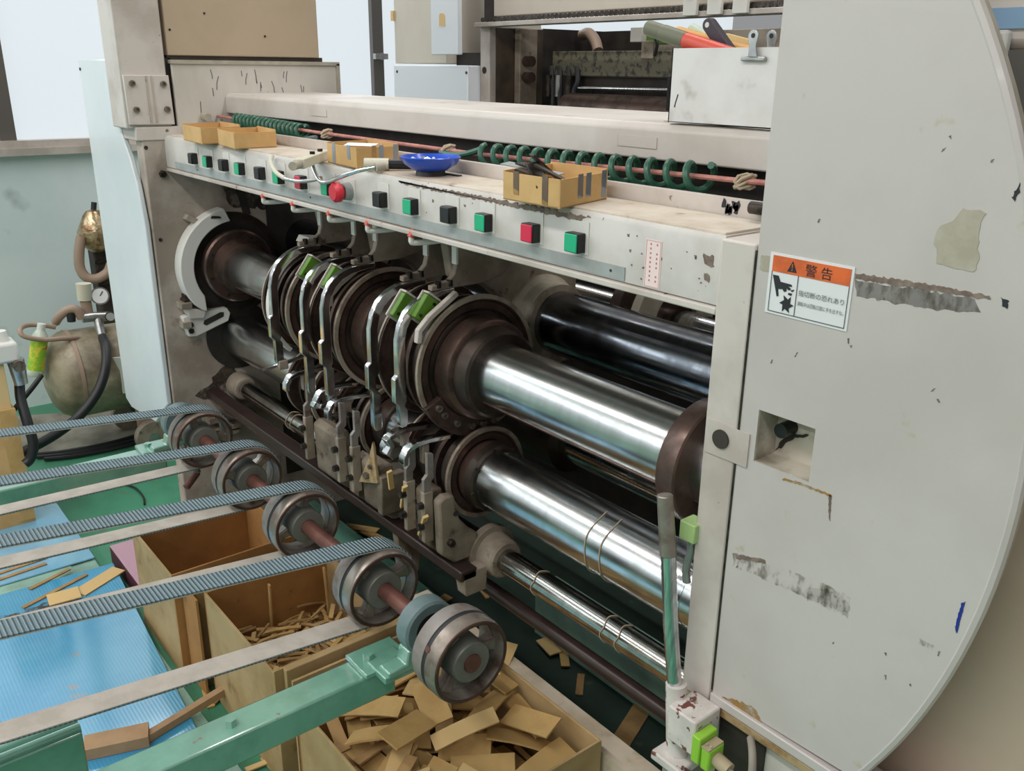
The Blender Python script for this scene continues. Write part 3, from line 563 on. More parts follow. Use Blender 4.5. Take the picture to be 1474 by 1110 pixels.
# ---------------- lower fingers and scrap plates
def lower_finger(x, y0, z0, reach, label):
    t = thing('lower_stripper', (x, y0, z0), label, 'stripper arm', 'lower chrome strippers')
    path = [(y0+reach, z0+.018), (y0+.06, z0+.022), (y0+.03, z0+.020), (y0+.01, z0+.012), (y0, z0-.004), (y0-.001, z0-.022)]
    MB().prism(ribbon([tuple(p) for p in smooth_path([Vector((a, b, 0)) for a, b in path], 3)] if False else path, .006), 'YZ', x-.011, x+.011).build('finger', 'chrome_arm', t, .002)
    MB().box(x-.008, x+.008, y0+.045, y0+.062, z0-.03, z0+.016).build('stud', 'cast', t, .002)
    MB().cyl((x-.006, y0+.053, z0-.02), (x+.016, y0+.053, z0-.02), .006, n=8).build('bolt', 'bolt', t)
    return t
for px, lbl in (((412, 556), 'short chrome hooked stripper under the cream hoop guard'), ((455, 580), 'short chrome hooked stripper over the widest lower carriage casting'), ((472, 596), 'short chrome hooked stripper beside the zigzag flat bar'), ((553, 645), 'short chrome hooked stripper beside the rusty wedge plate'), ((581, 662), 'short chrome hooked stripper under the knife segment')):
    p = at(px[0], px[1], Y=.93); lower_finger(p.x, .93, p.z+.01, .118, lbl)
t = thing('stripper_rod', (-2.165, .95, .85), 'short rod clamped across the foot of the stripper arm by the hoop guard', 'rod')
MB().cyl((-2.17, .905, .838), (-2.17, 1.06, .858), .0055, n=12).build('rod', 'chrome_arm', t)
MB().box(-2.182, -2.156, .945, .972, .832, .858).build('rod_clamp', 'cast', t, .003)
t = thing('zigzag_stripper', (-1.87, .95, .80), 'zigzag bent chrome flat bar between the lower discs', 'stripper arm')
MB().prism(ribbon([(.905, .825), (.93, .815), (.945, .80), (.945, .785), (.96, .778), (1.005, .786), (1.018, .788)], .006), 'YZ', -1.90, -1.88).build('bar', 'chrome_arm', t, .001)
t = thing('zigzag_stripper', (-1.56, .95, .80), 'bent chrome flat bar below the knife segment', 'stripper arm')
MB().prism(ribbon([(.925, .835), (.935, .815), (.925, .800), (.935, .79), (1.005, .803), (1.022, .806)], .006), 'YZ', -1.59, -1.568).build('bar', 'chrome_arm', t, .001)
# lower carriage castings + bolted strips
def lower_carriage(x0, x1, label, top):
    t = thing('lower_carriage', ((x0+x1)/2, 1.02, .57), label, 'casting', 'lower carriage castings')
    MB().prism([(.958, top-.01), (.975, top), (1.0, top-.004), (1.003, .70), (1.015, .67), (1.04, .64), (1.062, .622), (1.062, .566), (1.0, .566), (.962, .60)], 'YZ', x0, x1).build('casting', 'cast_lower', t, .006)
    MB().cyl((x1, 1.0, .69), (x1+.002, 1.0, .69), .006, n=10).build('bolt_hole', 'dark_interior', t)
    s_ = MB().box(x0-.016, x0-.002, .938, .962, .625, .745).build('strip', 'cast', t, .002)
    MB().prism([(.940, .74), (.958, .74), (.958, .765), (.966, .775), (.966, .83), (.950, .835), (.950, .785), (.940, .775)], 'YZ', x0-.014, x0-.004).build('link', 'pulley_gray', t, .001)
    for z in (.665, .715): bolt((x0-.009, .938, z), (0, -1, 0), .0085, .013, 'bolt', s_)
    bolt((x1, .985, .625), (1, 0, 0), .009, .012, 'bolt', t)
    return t
lower_carriage(-2.005, -1.885, 'grey lower carriage casting under the strippers by the hoop guard', .738)
lower_carriage(-1.830, -1.785, 'narrow grey lower carriage casting under the middle slotting head', .70)
lower_carriage(-1.760, -1.68, 'grey lower carriage casting beside the rusty wedge plate', .72)
lower_carriage(-1.520, -1.472, 'narrow grey lower carriage casting below the knife segment', .738)
lower_carriage(-1.450, -1.425, 'thin grey lower carriage casting holding the slim chrome roller bearing', .738)
lb = thing('lower_crossbar', (-2.1, 1.0, .54), 'dark brown cross bar under the lower carriages', 'beam')
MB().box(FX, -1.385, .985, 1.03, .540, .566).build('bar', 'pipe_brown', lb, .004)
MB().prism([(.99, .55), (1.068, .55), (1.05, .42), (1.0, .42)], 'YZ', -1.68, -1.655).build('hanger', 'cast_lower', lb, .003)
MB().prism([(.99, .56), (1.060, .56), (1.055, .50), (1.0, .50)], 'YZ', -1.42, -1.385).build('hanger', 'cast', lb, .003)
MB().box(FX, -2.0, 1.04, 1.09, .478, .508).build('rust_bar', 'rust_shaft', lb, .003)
rg_ = thing('rear_shade_panel', (-1.8, 1.81, .2), 'dark panel added behind the rollers to fill in the interior shade', 'shade panel')
MB().box(FX, -.73, 1.80, 1.83, .17, 1.36).build('panel', 'dark_interior', rg_)  # dark panel added to carry the shade behind the rollers
MB().box(-1.50, -.80, 1.785, 1.801, .78, .86).build('light_strip', 'paint', rg_)
tag(B(FX, -.735, 1.14, 1.98, .001, .006).build('floor_shade_sheet', 'dark_green'), 'dark green sheet added to shade the floor under the machine', 'tray')  # added sheet, paints the shade on the floor below the rollers
t = thing('wedge_plate', (-1.70, .955, .66), 'rusty pointed wedge plate bolted between the lower carriages', 'plate')
MB().prism([(-1.755, .655), (-1.665, .685), (-1.675, .75), (-1.68, .785), (-1.70, .74)], 'XZ', .948, .955).build('wedge', 'rust_solid', t, .001)
bolt((-1.71, .948, .69), (0, -1, 0), .009, .01, 'bolt_light', t); bolt((-1.69, .948, .72), (0, -1, 0), .006, .008, 'bolt_light', t)
MB().box(-1.680, -1.657, .954, 1.02, .60, .70).build('mount', 'cast_lower', t, .003)
for (a, b, c, d) in ((-1.545, .70, .05, 35), (-1.60, .72, .03, 20), (-1.47, .66, .055, 40)):
    sc = MB().box(-.003, .003, -.006, .006, -c, c, Matrix.Translation((a, .945, b)) @ Matrix.Rotation(radians(d), 4, 'Y') @ Matrix.Rotation(radians(15), 4, 'X')).build('cardboard_sliver', 'scrap_b')
    tag(sc, 'thin cardboard sliver caught on the lower carriage castings', 'scrap', 'slivers caught in the machine')
# hand lever and limit switch
lv = thing('hand_lever', (-.72, .90, .55), 'tall chrome hand lever with knurled grip beside the near frame post', 'lever')
p0 = at(957, 712, Y=.9); p1 = at(972, 1000, Y=.9); pm = at(962, 800, Y=.9); p2_ = at(975, 1085, Y=.9)
d_ = (p1-p0)
MB().cyl(p0, pm, .0115, .0125, 20).build('grip', 'pulley', lv, .002)
MB().tube(smooth_path([pm+Vector((0, 0, .002)), pm+(p1-pm)*.5+Vector((-.002, 0, 0)), p1], 6), .0112, 20).build('rod', 'chrome', lv)
MB().cyl(p1+Vector((0, 0, .02)), p2_, .016, .017, 20).build('socket', 'switch_box', lv)
MB().box(p2_.x-.028, p2_.x+.03, p2_.y-.03, p2_.y+.06, p2_.z-.012, p2_.z+.004).build('foot_plate', 'switch_box', lv, .003)
MB().box(p2_.x-.02, p2_.x+.02, p2_.y-.01, p2_.y+.06, .30, p2_.z-.01).build('foot_post', 'paint_dirty', lv, .003)
sw = thing('limit_switch', (-.66, .90, .68), 'bright green limit switch on a chipped white bracket box', 'switch')
sx0 = -.700
MB().box(sx0, sx0+.052, .872, .93, .655, .715).build('bracket_box', 'switch_box', sw, .003)
g = MB().box(sx0+.053, sx0+.068, .865, .905, .655, .70).build('switch_body', 'lime', sw, .002)
g2 = MB().box(sx0+.068, sx0+.084, .868, .902, .650, .688).build('switch_head', 'lime', sw, .003)
B(sx0+.069, sx0+.083, .867, .9, .6875, .690).build('switch_lid', 'switch_tan', g2)
for x in (.073, .080): MB().cyl((sx0+x, .875, .690), (sx0+x, .875, .6925), .002, n=8).build('screw', 'peel', g2)
MB().cyl((sx0+.083, .885, .668), (sx0+.108, .885, .664), .011, n=14).build('cable_gland', 'switch_tan', g2)
MB().tube(smooth_path([Vector((sx0+.105, .885, .664)), Vector((sx0+.128, .885, .658)), Vector((sx0+.140, .89, .675)), Vector((sx0+.132, .90, .70)), Vector((sx0+.11, .925, .70))], 6), .0055, 10).build('cable', 'cable', sw)
gs = thing('proximity_sensor', (-.74, .93, .93), 'pale green sensor with flexible conduit behind the hand lever', 'sensor')
p = at(990, 765, Y=.93)
MB().box(p.x-.012, p.x+.016, .925, .955, p.z-.014, p.z+.016).build('body', 'lime_dusty', gs, .002)
MB().tube([(p.x-.002+.003*sin(i*.5), .94, p.z-.012-i*.006) for i in range(14)], .006, 10).build('conduit', 'steel', gs)
# ================================================================ control console
KY = .942
cs = thing('control_console', (-1.8, 1.0, 1.30), 'long grey control console rail with row of square push buttons', 'control console')
MB().prism([(KY, 1.306), (KY, 1.390), (KY+.006, 1.398), (1.076, 1.398), (1.076, 1.306)], 'YZ', FX, -.730).build('console_body', 'console', cs)
MB().prism([(KY-.004, 1.293), (KY+.02, 1.293), (KY+.02, 1.307), (KY-.004, 1.303)], 'YZ', FX, -.730).build('bottom_lip', 'paint', cs, .002)
MB().prism([(KY-.0018, 1.308), (KY, 1.308), (KY, 1.328), (KY-.0018, 1.328)], 'YZ', -2.78, -.902).build('trim_strip', 'gray_strip', cs)
for x in (-.93, -1.9, -2.6): MB().cyl((x, KY-.003, 1.319), (x, KY, 1.319), .002, n=8).build('screw', 'bolt', cs)
lidx = [(-2.84, -1.62), (-1.615, -.735)]
for a, b in lidx: MB().box(a, b, KY+.010, 1.074, 1.397, 1.4015).build('lid', 'console_top', cs, .001)
MB().prism(ragged([(-1.52, 1.392), (-.98, 1.392), (-1.0, 1.383), (-1.25, 1.386), (-1.5, 1.388)], .0022), 'XZ', KY-.0008, KY+.001).build('worn_edge', 'chip', cs)
for k in range(26):
    x = random.uniform(-.90, -.745) if k < 18 else random.uniform(-1.5, -.95); z = random.uniform(1.31, 1.388); r = random.uniform(.0008, .0022)
    MB().prism(ragged([(x-r, z-r), (x+r, z-r), (x+r, z+r), (x-r, z+r)], r*.5), 'XZ', KY-.0005, KY).build('paint_chip', 'chip', cs)
MB().prism(ragged([(-.760, 1.372), (-.742, 1.370), (-.742, 1.356), (-.758, 1.358)], .002), 'XZ', KY-.0006, KY).build('paint_chip', 'chip', cs)
MB().prism(ragged([(-.758, 1.345), (-.746, 1.343), (-.748, 1.334), (-.756, 1.337)], .002), 'XZ', KY-.0006, KY).build('paint_chip', 'chip', cs)
st = MB().box(-.864, -.834, KY-.0008, KY, 1.308, 1.376).build('sticker', 'pink', cs); st['label'] = 'pink edged caution sticker with red lettering'
for x0, x1, z0, z1 in ((-.8625, -.8355, 1.3745, 1.375), (-.8625, -.8355, 1.309, 1.3095), (-.8625, -.862, 1.309, 1.375), (-.836, -.8355, 1.309, 1.375)): B(x0, x1, KY-.0011, KY-.0007, z0, z1).build('sticker_border', 'pink_ink', st)
for cx_ in (-.842, -.854):
    for k in range(9):
        z = 1.370-k*.0065
        if (k % 5) != 1 or cx_ < -.85:
            B(cx_-.0011, cx_+.0013, KY-.0011, KY-.0007, z-.0014, z+.0014).build('printed_mark', 'pink_ink', st)
BTN = [(-2.617, 'b'), (-2.507, 'g'), (-2.394, 'b'), (-2.288, 'g'), (-2.164, 'b'), (-2.058, 'g'), (-1.94, 'r'), (-1.812, 'g'), (-1.591, 'b'), (-1.478, 'g'), (-1.352, 'b'), (-1.247, 'g'), (-1.121, 'r'), (-1.015, 'g')]
for x, c in BTN:
    x += .013
    pl = MB().box(x-.021, x+.021, KY-.0015, KY, 1.333, 1.383).build('legend_plate', 'plate_white', cs)
    hb = MB().box(x-.015, x+.015, KY-.018, KY-.001, 1.336, 1.366).build('push_button', 'black_plastic', cs, .0015)
    hb['label'] = {'b': 'black square push button', 'g': 'green lit square push button', 'r': 'red lit square push button'}[c]
    MB().box(x-.0138, x+.0138, KY-.0200, KY-.0175, 1.3372, 1.3648).build('cap', {'b': 'black_plastic', 'g': 'green_btn', 'r': 'red_btn'}[c], hb, .0012)
es = MB().box(-1.742, -1.692, KY-.0015, KY, 1.325, 1.378).build('legend_plate', 'plate_white', cs)
ec = MB().cyl((-1.717, KY-.001, 1.352), (-1.717, KY-.018, 1.352), .019, .017, 24).build('emergency_stop', 'gray_strip', cs); ec['label'] = 'red mushroom emergency stop button'
MB().loft([(Vector((-1.717, KY-.018, 1.352)), .012), (Vector((-1.717, KY-.026, 1.352)), .021), (Vector((-1.717, KY-.036, 1.352)), .021), (Vector((-1.717, KY-.042, 1.352)), .016)], 24).build('mushroom_cap', 'estop', ec)
for x in (-2.16, -1.993, -1.813, -1.645, -1.478):
    h = MB().tube(smooth_path([Vector((x, KY+.001, 1.299)), Vector((x, KY-.002, 1.284)), Vector((x+.002, KY+.004, 1.278)), Vector((x+.02, KY+.05, 1.280)), Vector((x+.03, KY+.09, 1.286))], 5), .0058, 8).build('hook', 'plate_white', cs)
    MB().cyl((x, KY-.004, 1.289), (x, KY+.004, 1.304), .0070, .005, 8).build('hook_tip', 'red_handle', h)
for x in (-1.68, -1.56):
    MB().cyl((x, 1.08, 1.272), (x+.02, 1.06, 1.272), .013, n=12).build('hook_bolt', 'bolt', cs)
# ---------------- open cartons on the console
def carton(name, c0, cl, cr, h, label, mat='kraft', tapes=0, group=None, t=.003, flare=0):
    c0, cl, cr = Vector((c0[0], c0[1])), Vector((cl[0], cl[1])), Vector((cr[0], cr[1])); u = cl-c0; w = cr-c0; z0 = 1.4018
    o = thing(name, (c0.x+(u.x+w.x)/2, c0.y+(u.y+w.y)/2, z0), label, 'carton', group)
    cs_ = [c0, c0+u, c0+u+w, c0+w]; cen = c0+(u+w)/2
    def wall(a, b, hh, nm, mm=mat):
        n = Vector(((b-a).y, -(b-a).x)).normalized()
        if n.dot(a-cen) > 0: n = -n
        f = -n*flare
        vs = []
        for (p, zz, off) in ((a, z0, 0), (b, z0, 0), (b, z0+hh, 1), (a, z0+hh, 1)):
            q = p+f*off; vs.append((q.x, q.y, zz))
        for (p, zz, off) in ((a, z0, 0), (b, z0, 0), (b, z0+hh, 1), (a, z0+hh, 1)):
            q = p+f*off+n*t; vs.append((q.x, q.y, zz))
        return MB().add(vs, [(0, 1, 2, 3), (7, 6, 5, 4), (0, 4, 5, 1), (1, 5, 6, 2), (2, 6, 7, 3), (3, 7, 4, 0)]).build(nm, mm, o)
    for i in range(4): wall(cs_[i], cs_[(i+1) % 4], h*(1+.06*((i*7) % 3-1)), 'side')
    MB().add([(p.x, p.y, zz) for zz in (z0, z0+.002) for p in cs_], [(0, 1, 2, 3), (7, 6, 5, 4), (0, 1, 5, 4), (1, 2, 6, 5), (2, 3, 7, 6), (3, 0, 4, 7)]).build('bottom', mat, o)
    for k in range(tapes):
        i = (0, 3, 3, 0, 3)[k % 5]; a, b = cs_[i], cs_[(i+1) % 4]; s = (.2+.17*k) % .85
        n = Vector(((b-a).y, -(b-a).x)).normalized(); n = n if n.dot(a-cen) > 0 else -n
        p, q = a+(b-a)*s+n*.0008, a+(b-a)*(s+.10)+n*.0008
        hh = h*random.uniform(.55, .98); zb = z0+h-hh
        MB().add([(p.x, p.y, zb), (q.x, q.y, zb+.004), (q.x, q.y, z0+h*1.02), (p.x, p.y, z0+h*1.02)]+[(p.x-n.x*.001, p.y-n.y*.001, zb), (q.x-n.x*.001, q.y-n.y*.001, zb), (q.x-n.x*.001, q.y-n.y*.001, z0+h*1.02), (p.x-n.x*.001, p.y-n.y*.001, z0+h*1.02)], [(0, 1, 2, 3), (7, 6, 5, 4), (0, 4, 5, 1), (1, 5, 6, 2), (2, 6, 7, 3), (3, 7, 4, 0)]).build('tape_strip', 'tape' if k % 3 != 2 else 'scrap_dark', o)
    return o
def pc(px, py): p = at(px, py, Z=1.4018); return (p.x, p.y)
c = pc(291, 208); carton('open_carton', c, (c[0]-.17, c[1]+.012), (c[0]-.012, c[1]+.115), .045, 'small brown open carton beside the bracketed post')
c = pc(338, 215); carton('open_carton', c, (c[0]-.155, c[1]+.02), (c[0]-.01, c[1]+.118), .042, 'small brown open carton standing next to the coiled hose end')
c = pc(514, 243); c3 = carton('open_carton', c, (c[0]-.15, c[1]+.012), (c[0]-.005, c[1]+.105), .044, 'taped open carton with white papers beside the blue bowl', tapes=5)
for k in range(3):
    pp_ = MB().box(-.035, .035, -.012, .012, 0, .001, Matrix.Translation((c[0]-.08+.015*k, c[1]+.06-.01*k, 1.441+.002*k)) @ Matrix.Rotation(radians(20+8*k), 4, 'Z') @ Matrix.Rotation(radians(10), 4, 'X')).build('paper_slip', 'label_white')
    tag(pp_, 'white paper slip lying in the taped carton beside the blue bowl', 'paper', 'paper slips in carton')
c = pc(797, 302); c4 = carton('open_carton', (c[0], c[1]+.012), (c[0]-.135, c[1]+.010), (c[0]-.04, c[1]+.150), .046, 'torn taped carton holding flat steel pieces', tapes=10)
for k, (dx_, dy_, rz, tl) in enumerate(((-.10, .045, 15, 12), (-.075, .03, -20, 30), (-.05, .04, 40, 25), (-.12, .06, 5, 8), (-.085, .055, 70, 40))):
    b_ = MB().box(-.032, .032, -.011, .011, 0, .003, Matrix.Translation((c[0]+dx_, c[1]+dy_, 1.440+.003*k)) @ Matrix.Rotation(radians(rz), 4, 'Z') @ Matrix.Rotation(radians(tl), 4, 'Y')).build('metal_offcut', 'bolt' if k % 2 else 'dark_steel')
    tag(b_, 'flat dark steel offcut sticking up in the torn taped carton', 'metal piece', 'steel pieces in the torn carton')
bb = MB().box(-.05, .05, -.02, .02, 0, .002, Matrix.Translation((c[0]-.14, c[1]+.075, 1.4445)) @ Matrix.Rotation(radians(28), 4, 'Z') @ Matrix.Rotation(radians(8), 4, 'Y')).build('steel_sheet', 'gray_strip')
tag(bb, 'grey steel offcut sheet lying across the torn carton', 'metal sheet')
# blue bowl on black base with bolts
q = pc(620, 252); bw = thing('magnetic_bowl', (q[0], q[1], 1.4018), 'blue plastic parts bowl on black magnetic base', 'bowl')
MB().loft([(Vector((q[0], q[1], 1.4018)), .030), (Vector((q[0], q[1], 1.412)), .028)], 28).build('base', 'black_plastic', bw)
MB().lathe((q[0], q[1], 0), [(1.412, .001), (1.412, .034), (1.424, .052), (1.437, .060), (1.4385, .058), (1.424, .048), (1.415, .032), (1.415, .001)], 36, 'Z').build('bowl', 'blue_bowl', bw)
MB().box(q[0]-.004, q[0]+.05, q[1]+.03, q[1]+.04, 1.4018, 1.404).build('base_tab', 'bolt', bw)
for k, (a, r) in enumerate(((20, .02), (150, .022), (260, .018), (80, .028), (200, .03))):
    x, y = q[0]+r*cos(radians(a)), q[1]+r*sin(radians(a))
    t = thing('loose_bolt', (x, y, 1.417), 'small steel bolt lying in the blue parts bowl', 'bolt', 'bolts in the blue bowl')
    dv = Vector((cos(a), sin(a), .5)).normalized()
    MB().cyl((x, y, 1.418), Vector((x, y, 1.418))+dv*.02, .004, n=8).build('shank', 'steel', t); MB().cyl(Vector((x, y, 1.418))+dv*.02, Vector((x, y, 1.418))+dv*.027, .008, n=6).build('head', 'steel', t)
# small tool blocks
t = thing('air_valve', (-2.0, 1.01, 1.4018), 'cream rectangular valve block with fitting on the console lid', 'valve')
pa, pb = at(430, 236, Z=1.412), at(468, 222, Z=1.412); dv = (pb-pa).normalized(); ang = math.atan2(dv.y, dv.x); ln = (pb-pa).length
RM = Matrix.Translation((pa.x, pa.y, 1.4018)) @ Matrix.Rotation(ang, 4, 'Z')
MB().box(0, ln, -.012, .012, 0, .02, RM).build('block', 'cream', t, .002)
MB().cyl(RM @ Vector((0, 0, .01)), RM @ Vector((-.045, 0, .01)), .009, n=12).build('fitting', 'peel', t)
for x in (.5, .8): MB().cyl(RM @ Vector((ln*x, 0, .02)), RM @ Vector((ln*x, 0, .026)), .006, n=10).build('screw', 'bolt', t)
nz = thing('curved_air_pipe', (-1.95, .93, 1.36), 'curved chrome air pipe with cream hose hanging over the push buttons', 'pipe')
hp = [at(a, b, Y=yy) for a, b, yy in ((392, 224, .935), (390, 234, .925), (397, 248, .915), (410, 257, .91), (430, 261, .91), (452, 259, .91), (462, 256, .91))]
MB().tube(smooth_path(hp[:4], 5), .0052, 10).build('hose', 'cream', nz)
MB().tube(smooth_path(hp[3:], 5), .0045, 10).build('pipe', 'chrome_arm', nz)
hp2 = [at(a, b, Y=yy) for a, b, yy in ((448, 231, .925), (452, 245, .915), (460, 260, .905), (472, 262, .905), (492, 254, .905), (515, 246, .915), (540, 241, .94))]
n2 = thing('curved_air_pipe', (-1.7, .92, 1.38), 'bent chrome pipe with threaded end fixed to the tool block', 'pipe')
MB().tube(smooth_path(hp2, 5), .0048, 10).build('pipe', 'chrome_arm', n2)
e_ = hp2[-1]; MB().cyl(e_, e_+Vector((-.0, .02, .002)), .009, n=12).build('fitting', 'peel', n2)
tb = thing('tool_block', (-1.66, 1.0, 1.4018), 'cream tool block with black grip next to the blue bowl', 'tool')
qa, qb = pc(548, 246), pc(578, 243)
MB().cyl((qa[0]-.03, qa[1]-.02, 1.414), (qa[0], qa[1]+.02, 1.414), .012, n=14).build('body', 'cream', tb)
MB().cyl((qa[0], qa[1]+.02, 1.414), (qa[0]+.025, qa[1]+.065, 1.413), .010, n=14).build('grip', 'black_plastic', tb)
# ---------------- coiled hoses and cord
def coil(px0, px1, turns, R, r, name, label):
    a = Vector(px0); b = Vector(px1); d = (b-a).normalized(); u = Vector((0, 0, 1)); w = d.cross(u).normalized(); u = w.cross(d)
    n = int(turns*14); pts = [a+(b-a)*(i/n)+u*(R*cos(2*pi*i/14))+w*(R*sin(2*pi*i/14)) for i in range(n+1)]
    o = thing(name, a, label, 'hose', None); MB().tube(pts, r, 8).build('coil', 'hose_green', o); return o
co1 = coil((-2.70, 1.115, 1.447), (-2.26, 1.115, 1.437), 17, .0165, .0052, 'coiled_hose', 'green coiled air hose beside the small brown cartons')
co2 = coil((-1.47, 1.115, 1.437), (-.90, 1.115, 1.445), 14, .020, .0058, 'coiled_hose', 'green coiled air hose behind the taped cartons')
MB().tube(smooth_path([Vector((-1.62, 1.11, 1.432)), Vector((-1.55, 1.105, 1.432)), Vector((-1.49, 1.11, 1.445)), Vector((-1.47, 1.115, 1.457))], 5), .0058, 8).build('tail', 'hose_green', co2)
MB().tube(smooth_path([Vector((-2.26, 1.115, 1.42)), Vector((-2.22, 1.11, 1.425)), Vector((-2.17, 1.10, 1.43))], 5), .005, 8).build('tail', 'teal_bearing', co1)
cr_ = thing('red_rope', (-1.8, 1.115, 1.44), 'stretched reddish cord threaded through both coiled hoses', 'cord')
MB().tube([(FX, 1.115, 1.452), (-2.2, 1.115, 1.440), (-1.5, 1.115, 1.437), (-.86, 1.115, 1.447), (-.67, 1.115, 1.452)], .0042, 8).build('cord', 'cord_red', cr_)
for x, z in ((-2.14, 1.44), (-.835, 1.447), (-1.60, 1.438)):
    k_ = MB()
    for j in range(4):
        k_.tube([(x+.012*cos(i*.9+j), 1.115+.010*sin(i*1.1+j), z+.010*sin(i*.8+j*1.7)) for i in range(8)], .003, 6)
    k_.build('knot', 'cord_tan', cr_)
MB().cyl((FX, 1.07, 1.452), (FX+.04, 1.07, 1.450), .012, n=12).build('wall_fitting', 'peel', cr_)
# ---------------- white tool box on the beam
tbx = thing('tool_box', (-.90, 1.2, 1.521), 'white sheet metal tool box standing open on the cross beam', 'box')
X0, X1, Y0, Y1, Z0, Z1 = -1.024, -.793, 1.15, 1.305, 1.521, 1.634
MB().prism([(X0, Z0+.001), (X1-.006, Z0-.001), (X1, Z1), (X0, Z1)], 'XZ', Y0, Y0+.002).build('front', 'white_box', tbx)
MB().box(X0, X1-.006, Y1-.002, Y1, Z0, Z1).build('back', 'white_box', tbx)
MB().box(X0, X0+.002, Y0, Y1, Z0, Z1).build('side', 'white_box', tbx); MB().box(X1-.008, X1-.006, Y0, Y1, Z0, Z1).build('side', 'white_box', tbx)
MB().box(X0, X1-.006, Y0, Y1, Z0, Z0+.002).build('bottom', 'white_box', tbx)
MB().prism(ribbon([(-1.006, 1.565), (-1.010, 1.553), (-1.012, 1.545)], .0009), 'XZ', Y0-.0006, Y0).build('ink_mark', 'ink', tbx)
cl = thing('bulldog_clip', (-.855, Y0, 1.63), 'steel bulldog clip gripping the rim of the white tool box', 'clip')
px_ = at(1087, 82, Y=Y0); cx, cz = px_.x, px_.z
MB().box(cx-.022, cx+.022, Y0-.006, Y0-.001, cz-.006, cz+.001).build('jaw', 'steel', cl, .002)
for s, lean in ((0, -.004), (.014, .02)):
    MB().prism([(cx+s-.007, cz), (cx+s+.009, cz), (cx+s+.005, cz+.016)]+[(cx+s-.001+.009*cos(radians(a)), cz+.028+.009*sin(radians(a))) for a in range(-20, 201, 20)]+[(cx+s-.007, cz+.016)], 'XZ', Y0-.004+lean, Y0-.002+lean).build('lever', 'steel', cl, .0006)
    MB().cyl((cx+s-.001, Y0-.0045+lean, cz+.029), (cx+s-.001, Y0-.0015+lean, cz+.029), .0035, n=14).build('finger_hole', 'dark_interior', cl)
def stick(name, a, b, r, label, cat, pieces):
    o = thing(name, b, label, cat); a, b = Vector(a), Vector(b)
    for nm, s0, s1, rr, mt in pieces: MB().loft([(a+(b-a)*s0, rr*.96), (a+(b-a)*(s0+.02), rr), (a+(b-a)*(s1-.02), rr), (a+(b-a)*s1, rr*.97)], 18).build(nm, mt, o)
    return o
A = at(933, 40, Y=1.172); Bp = Vector((-.875, 1.178, 1.609))
stick('screwdriver', A, Bp, .012, 'red and olive screwdriver handle leaning in the white tool box', 'screwdriver', [('cap', 0, .14, .0125, 'olive'), ('grip', .14, .36, .0132, 'olive'), ('collar', .36, 1, .0130, 'red_handle')])
A = at(975, 48, Y=1.235); stick('hammer_handle', A, (-.865, 1.235, 1.611), .012, 'yellow wooden handle lying in the white tool box', 'tool', [('handle', 0, 1, .0115, 'wood_handle')])
t = thing('scraper', (-.90, 1.21, 1.60), 'dark purple flat handled scraper with hanging hole in the tool box', 'tool')
A = at(1022, 36, Y=1.21); Bq = at(1052, 80, Y=1.21)
dd = (Bq-A); dd.y = 0; dd.normalize(); nn = Vector((-dd.z, 0, dd.x))
poly = [A+nn*(.0105*cos(radians(a)))-dd*(.0105*sin(radians(a))) for a in range(0, 181, 20)]+[Bq+dd*.05-nn*.012, Bq+dd*.05+nn*.012]
MB().prism([(v.x, v.z) for v in poly], 'XZ', 1.203, 1.217).build('handle', 'purple_dark', t, .002)
MB().cyl((A.x, 1.2025, A.z), (A.x, 1.2035, A.z), .0042, n=14).build('hanging_hole', 'plate_white', t)
t = MB().box(-.03, .03, -.005, .005, -.02, .03, Matrix.Translation((at(1062, 55, Y=1.29).x, 1.290, 1.625)) @ Matrix.Rotation(radians(12), 4, 'Y')).build('folded_card', 'tan'); tag(t, 'tan folded card standing in the white tool box', 'card')
t = MB().cyl(at(995, 42, Y=1.268), (-.93, 1.268, 1.60), .010, n=16).build('tube_of_grease', 'pale_green'); tag(t, 'pale green tube leaning at the back of the tool box', 'tube')
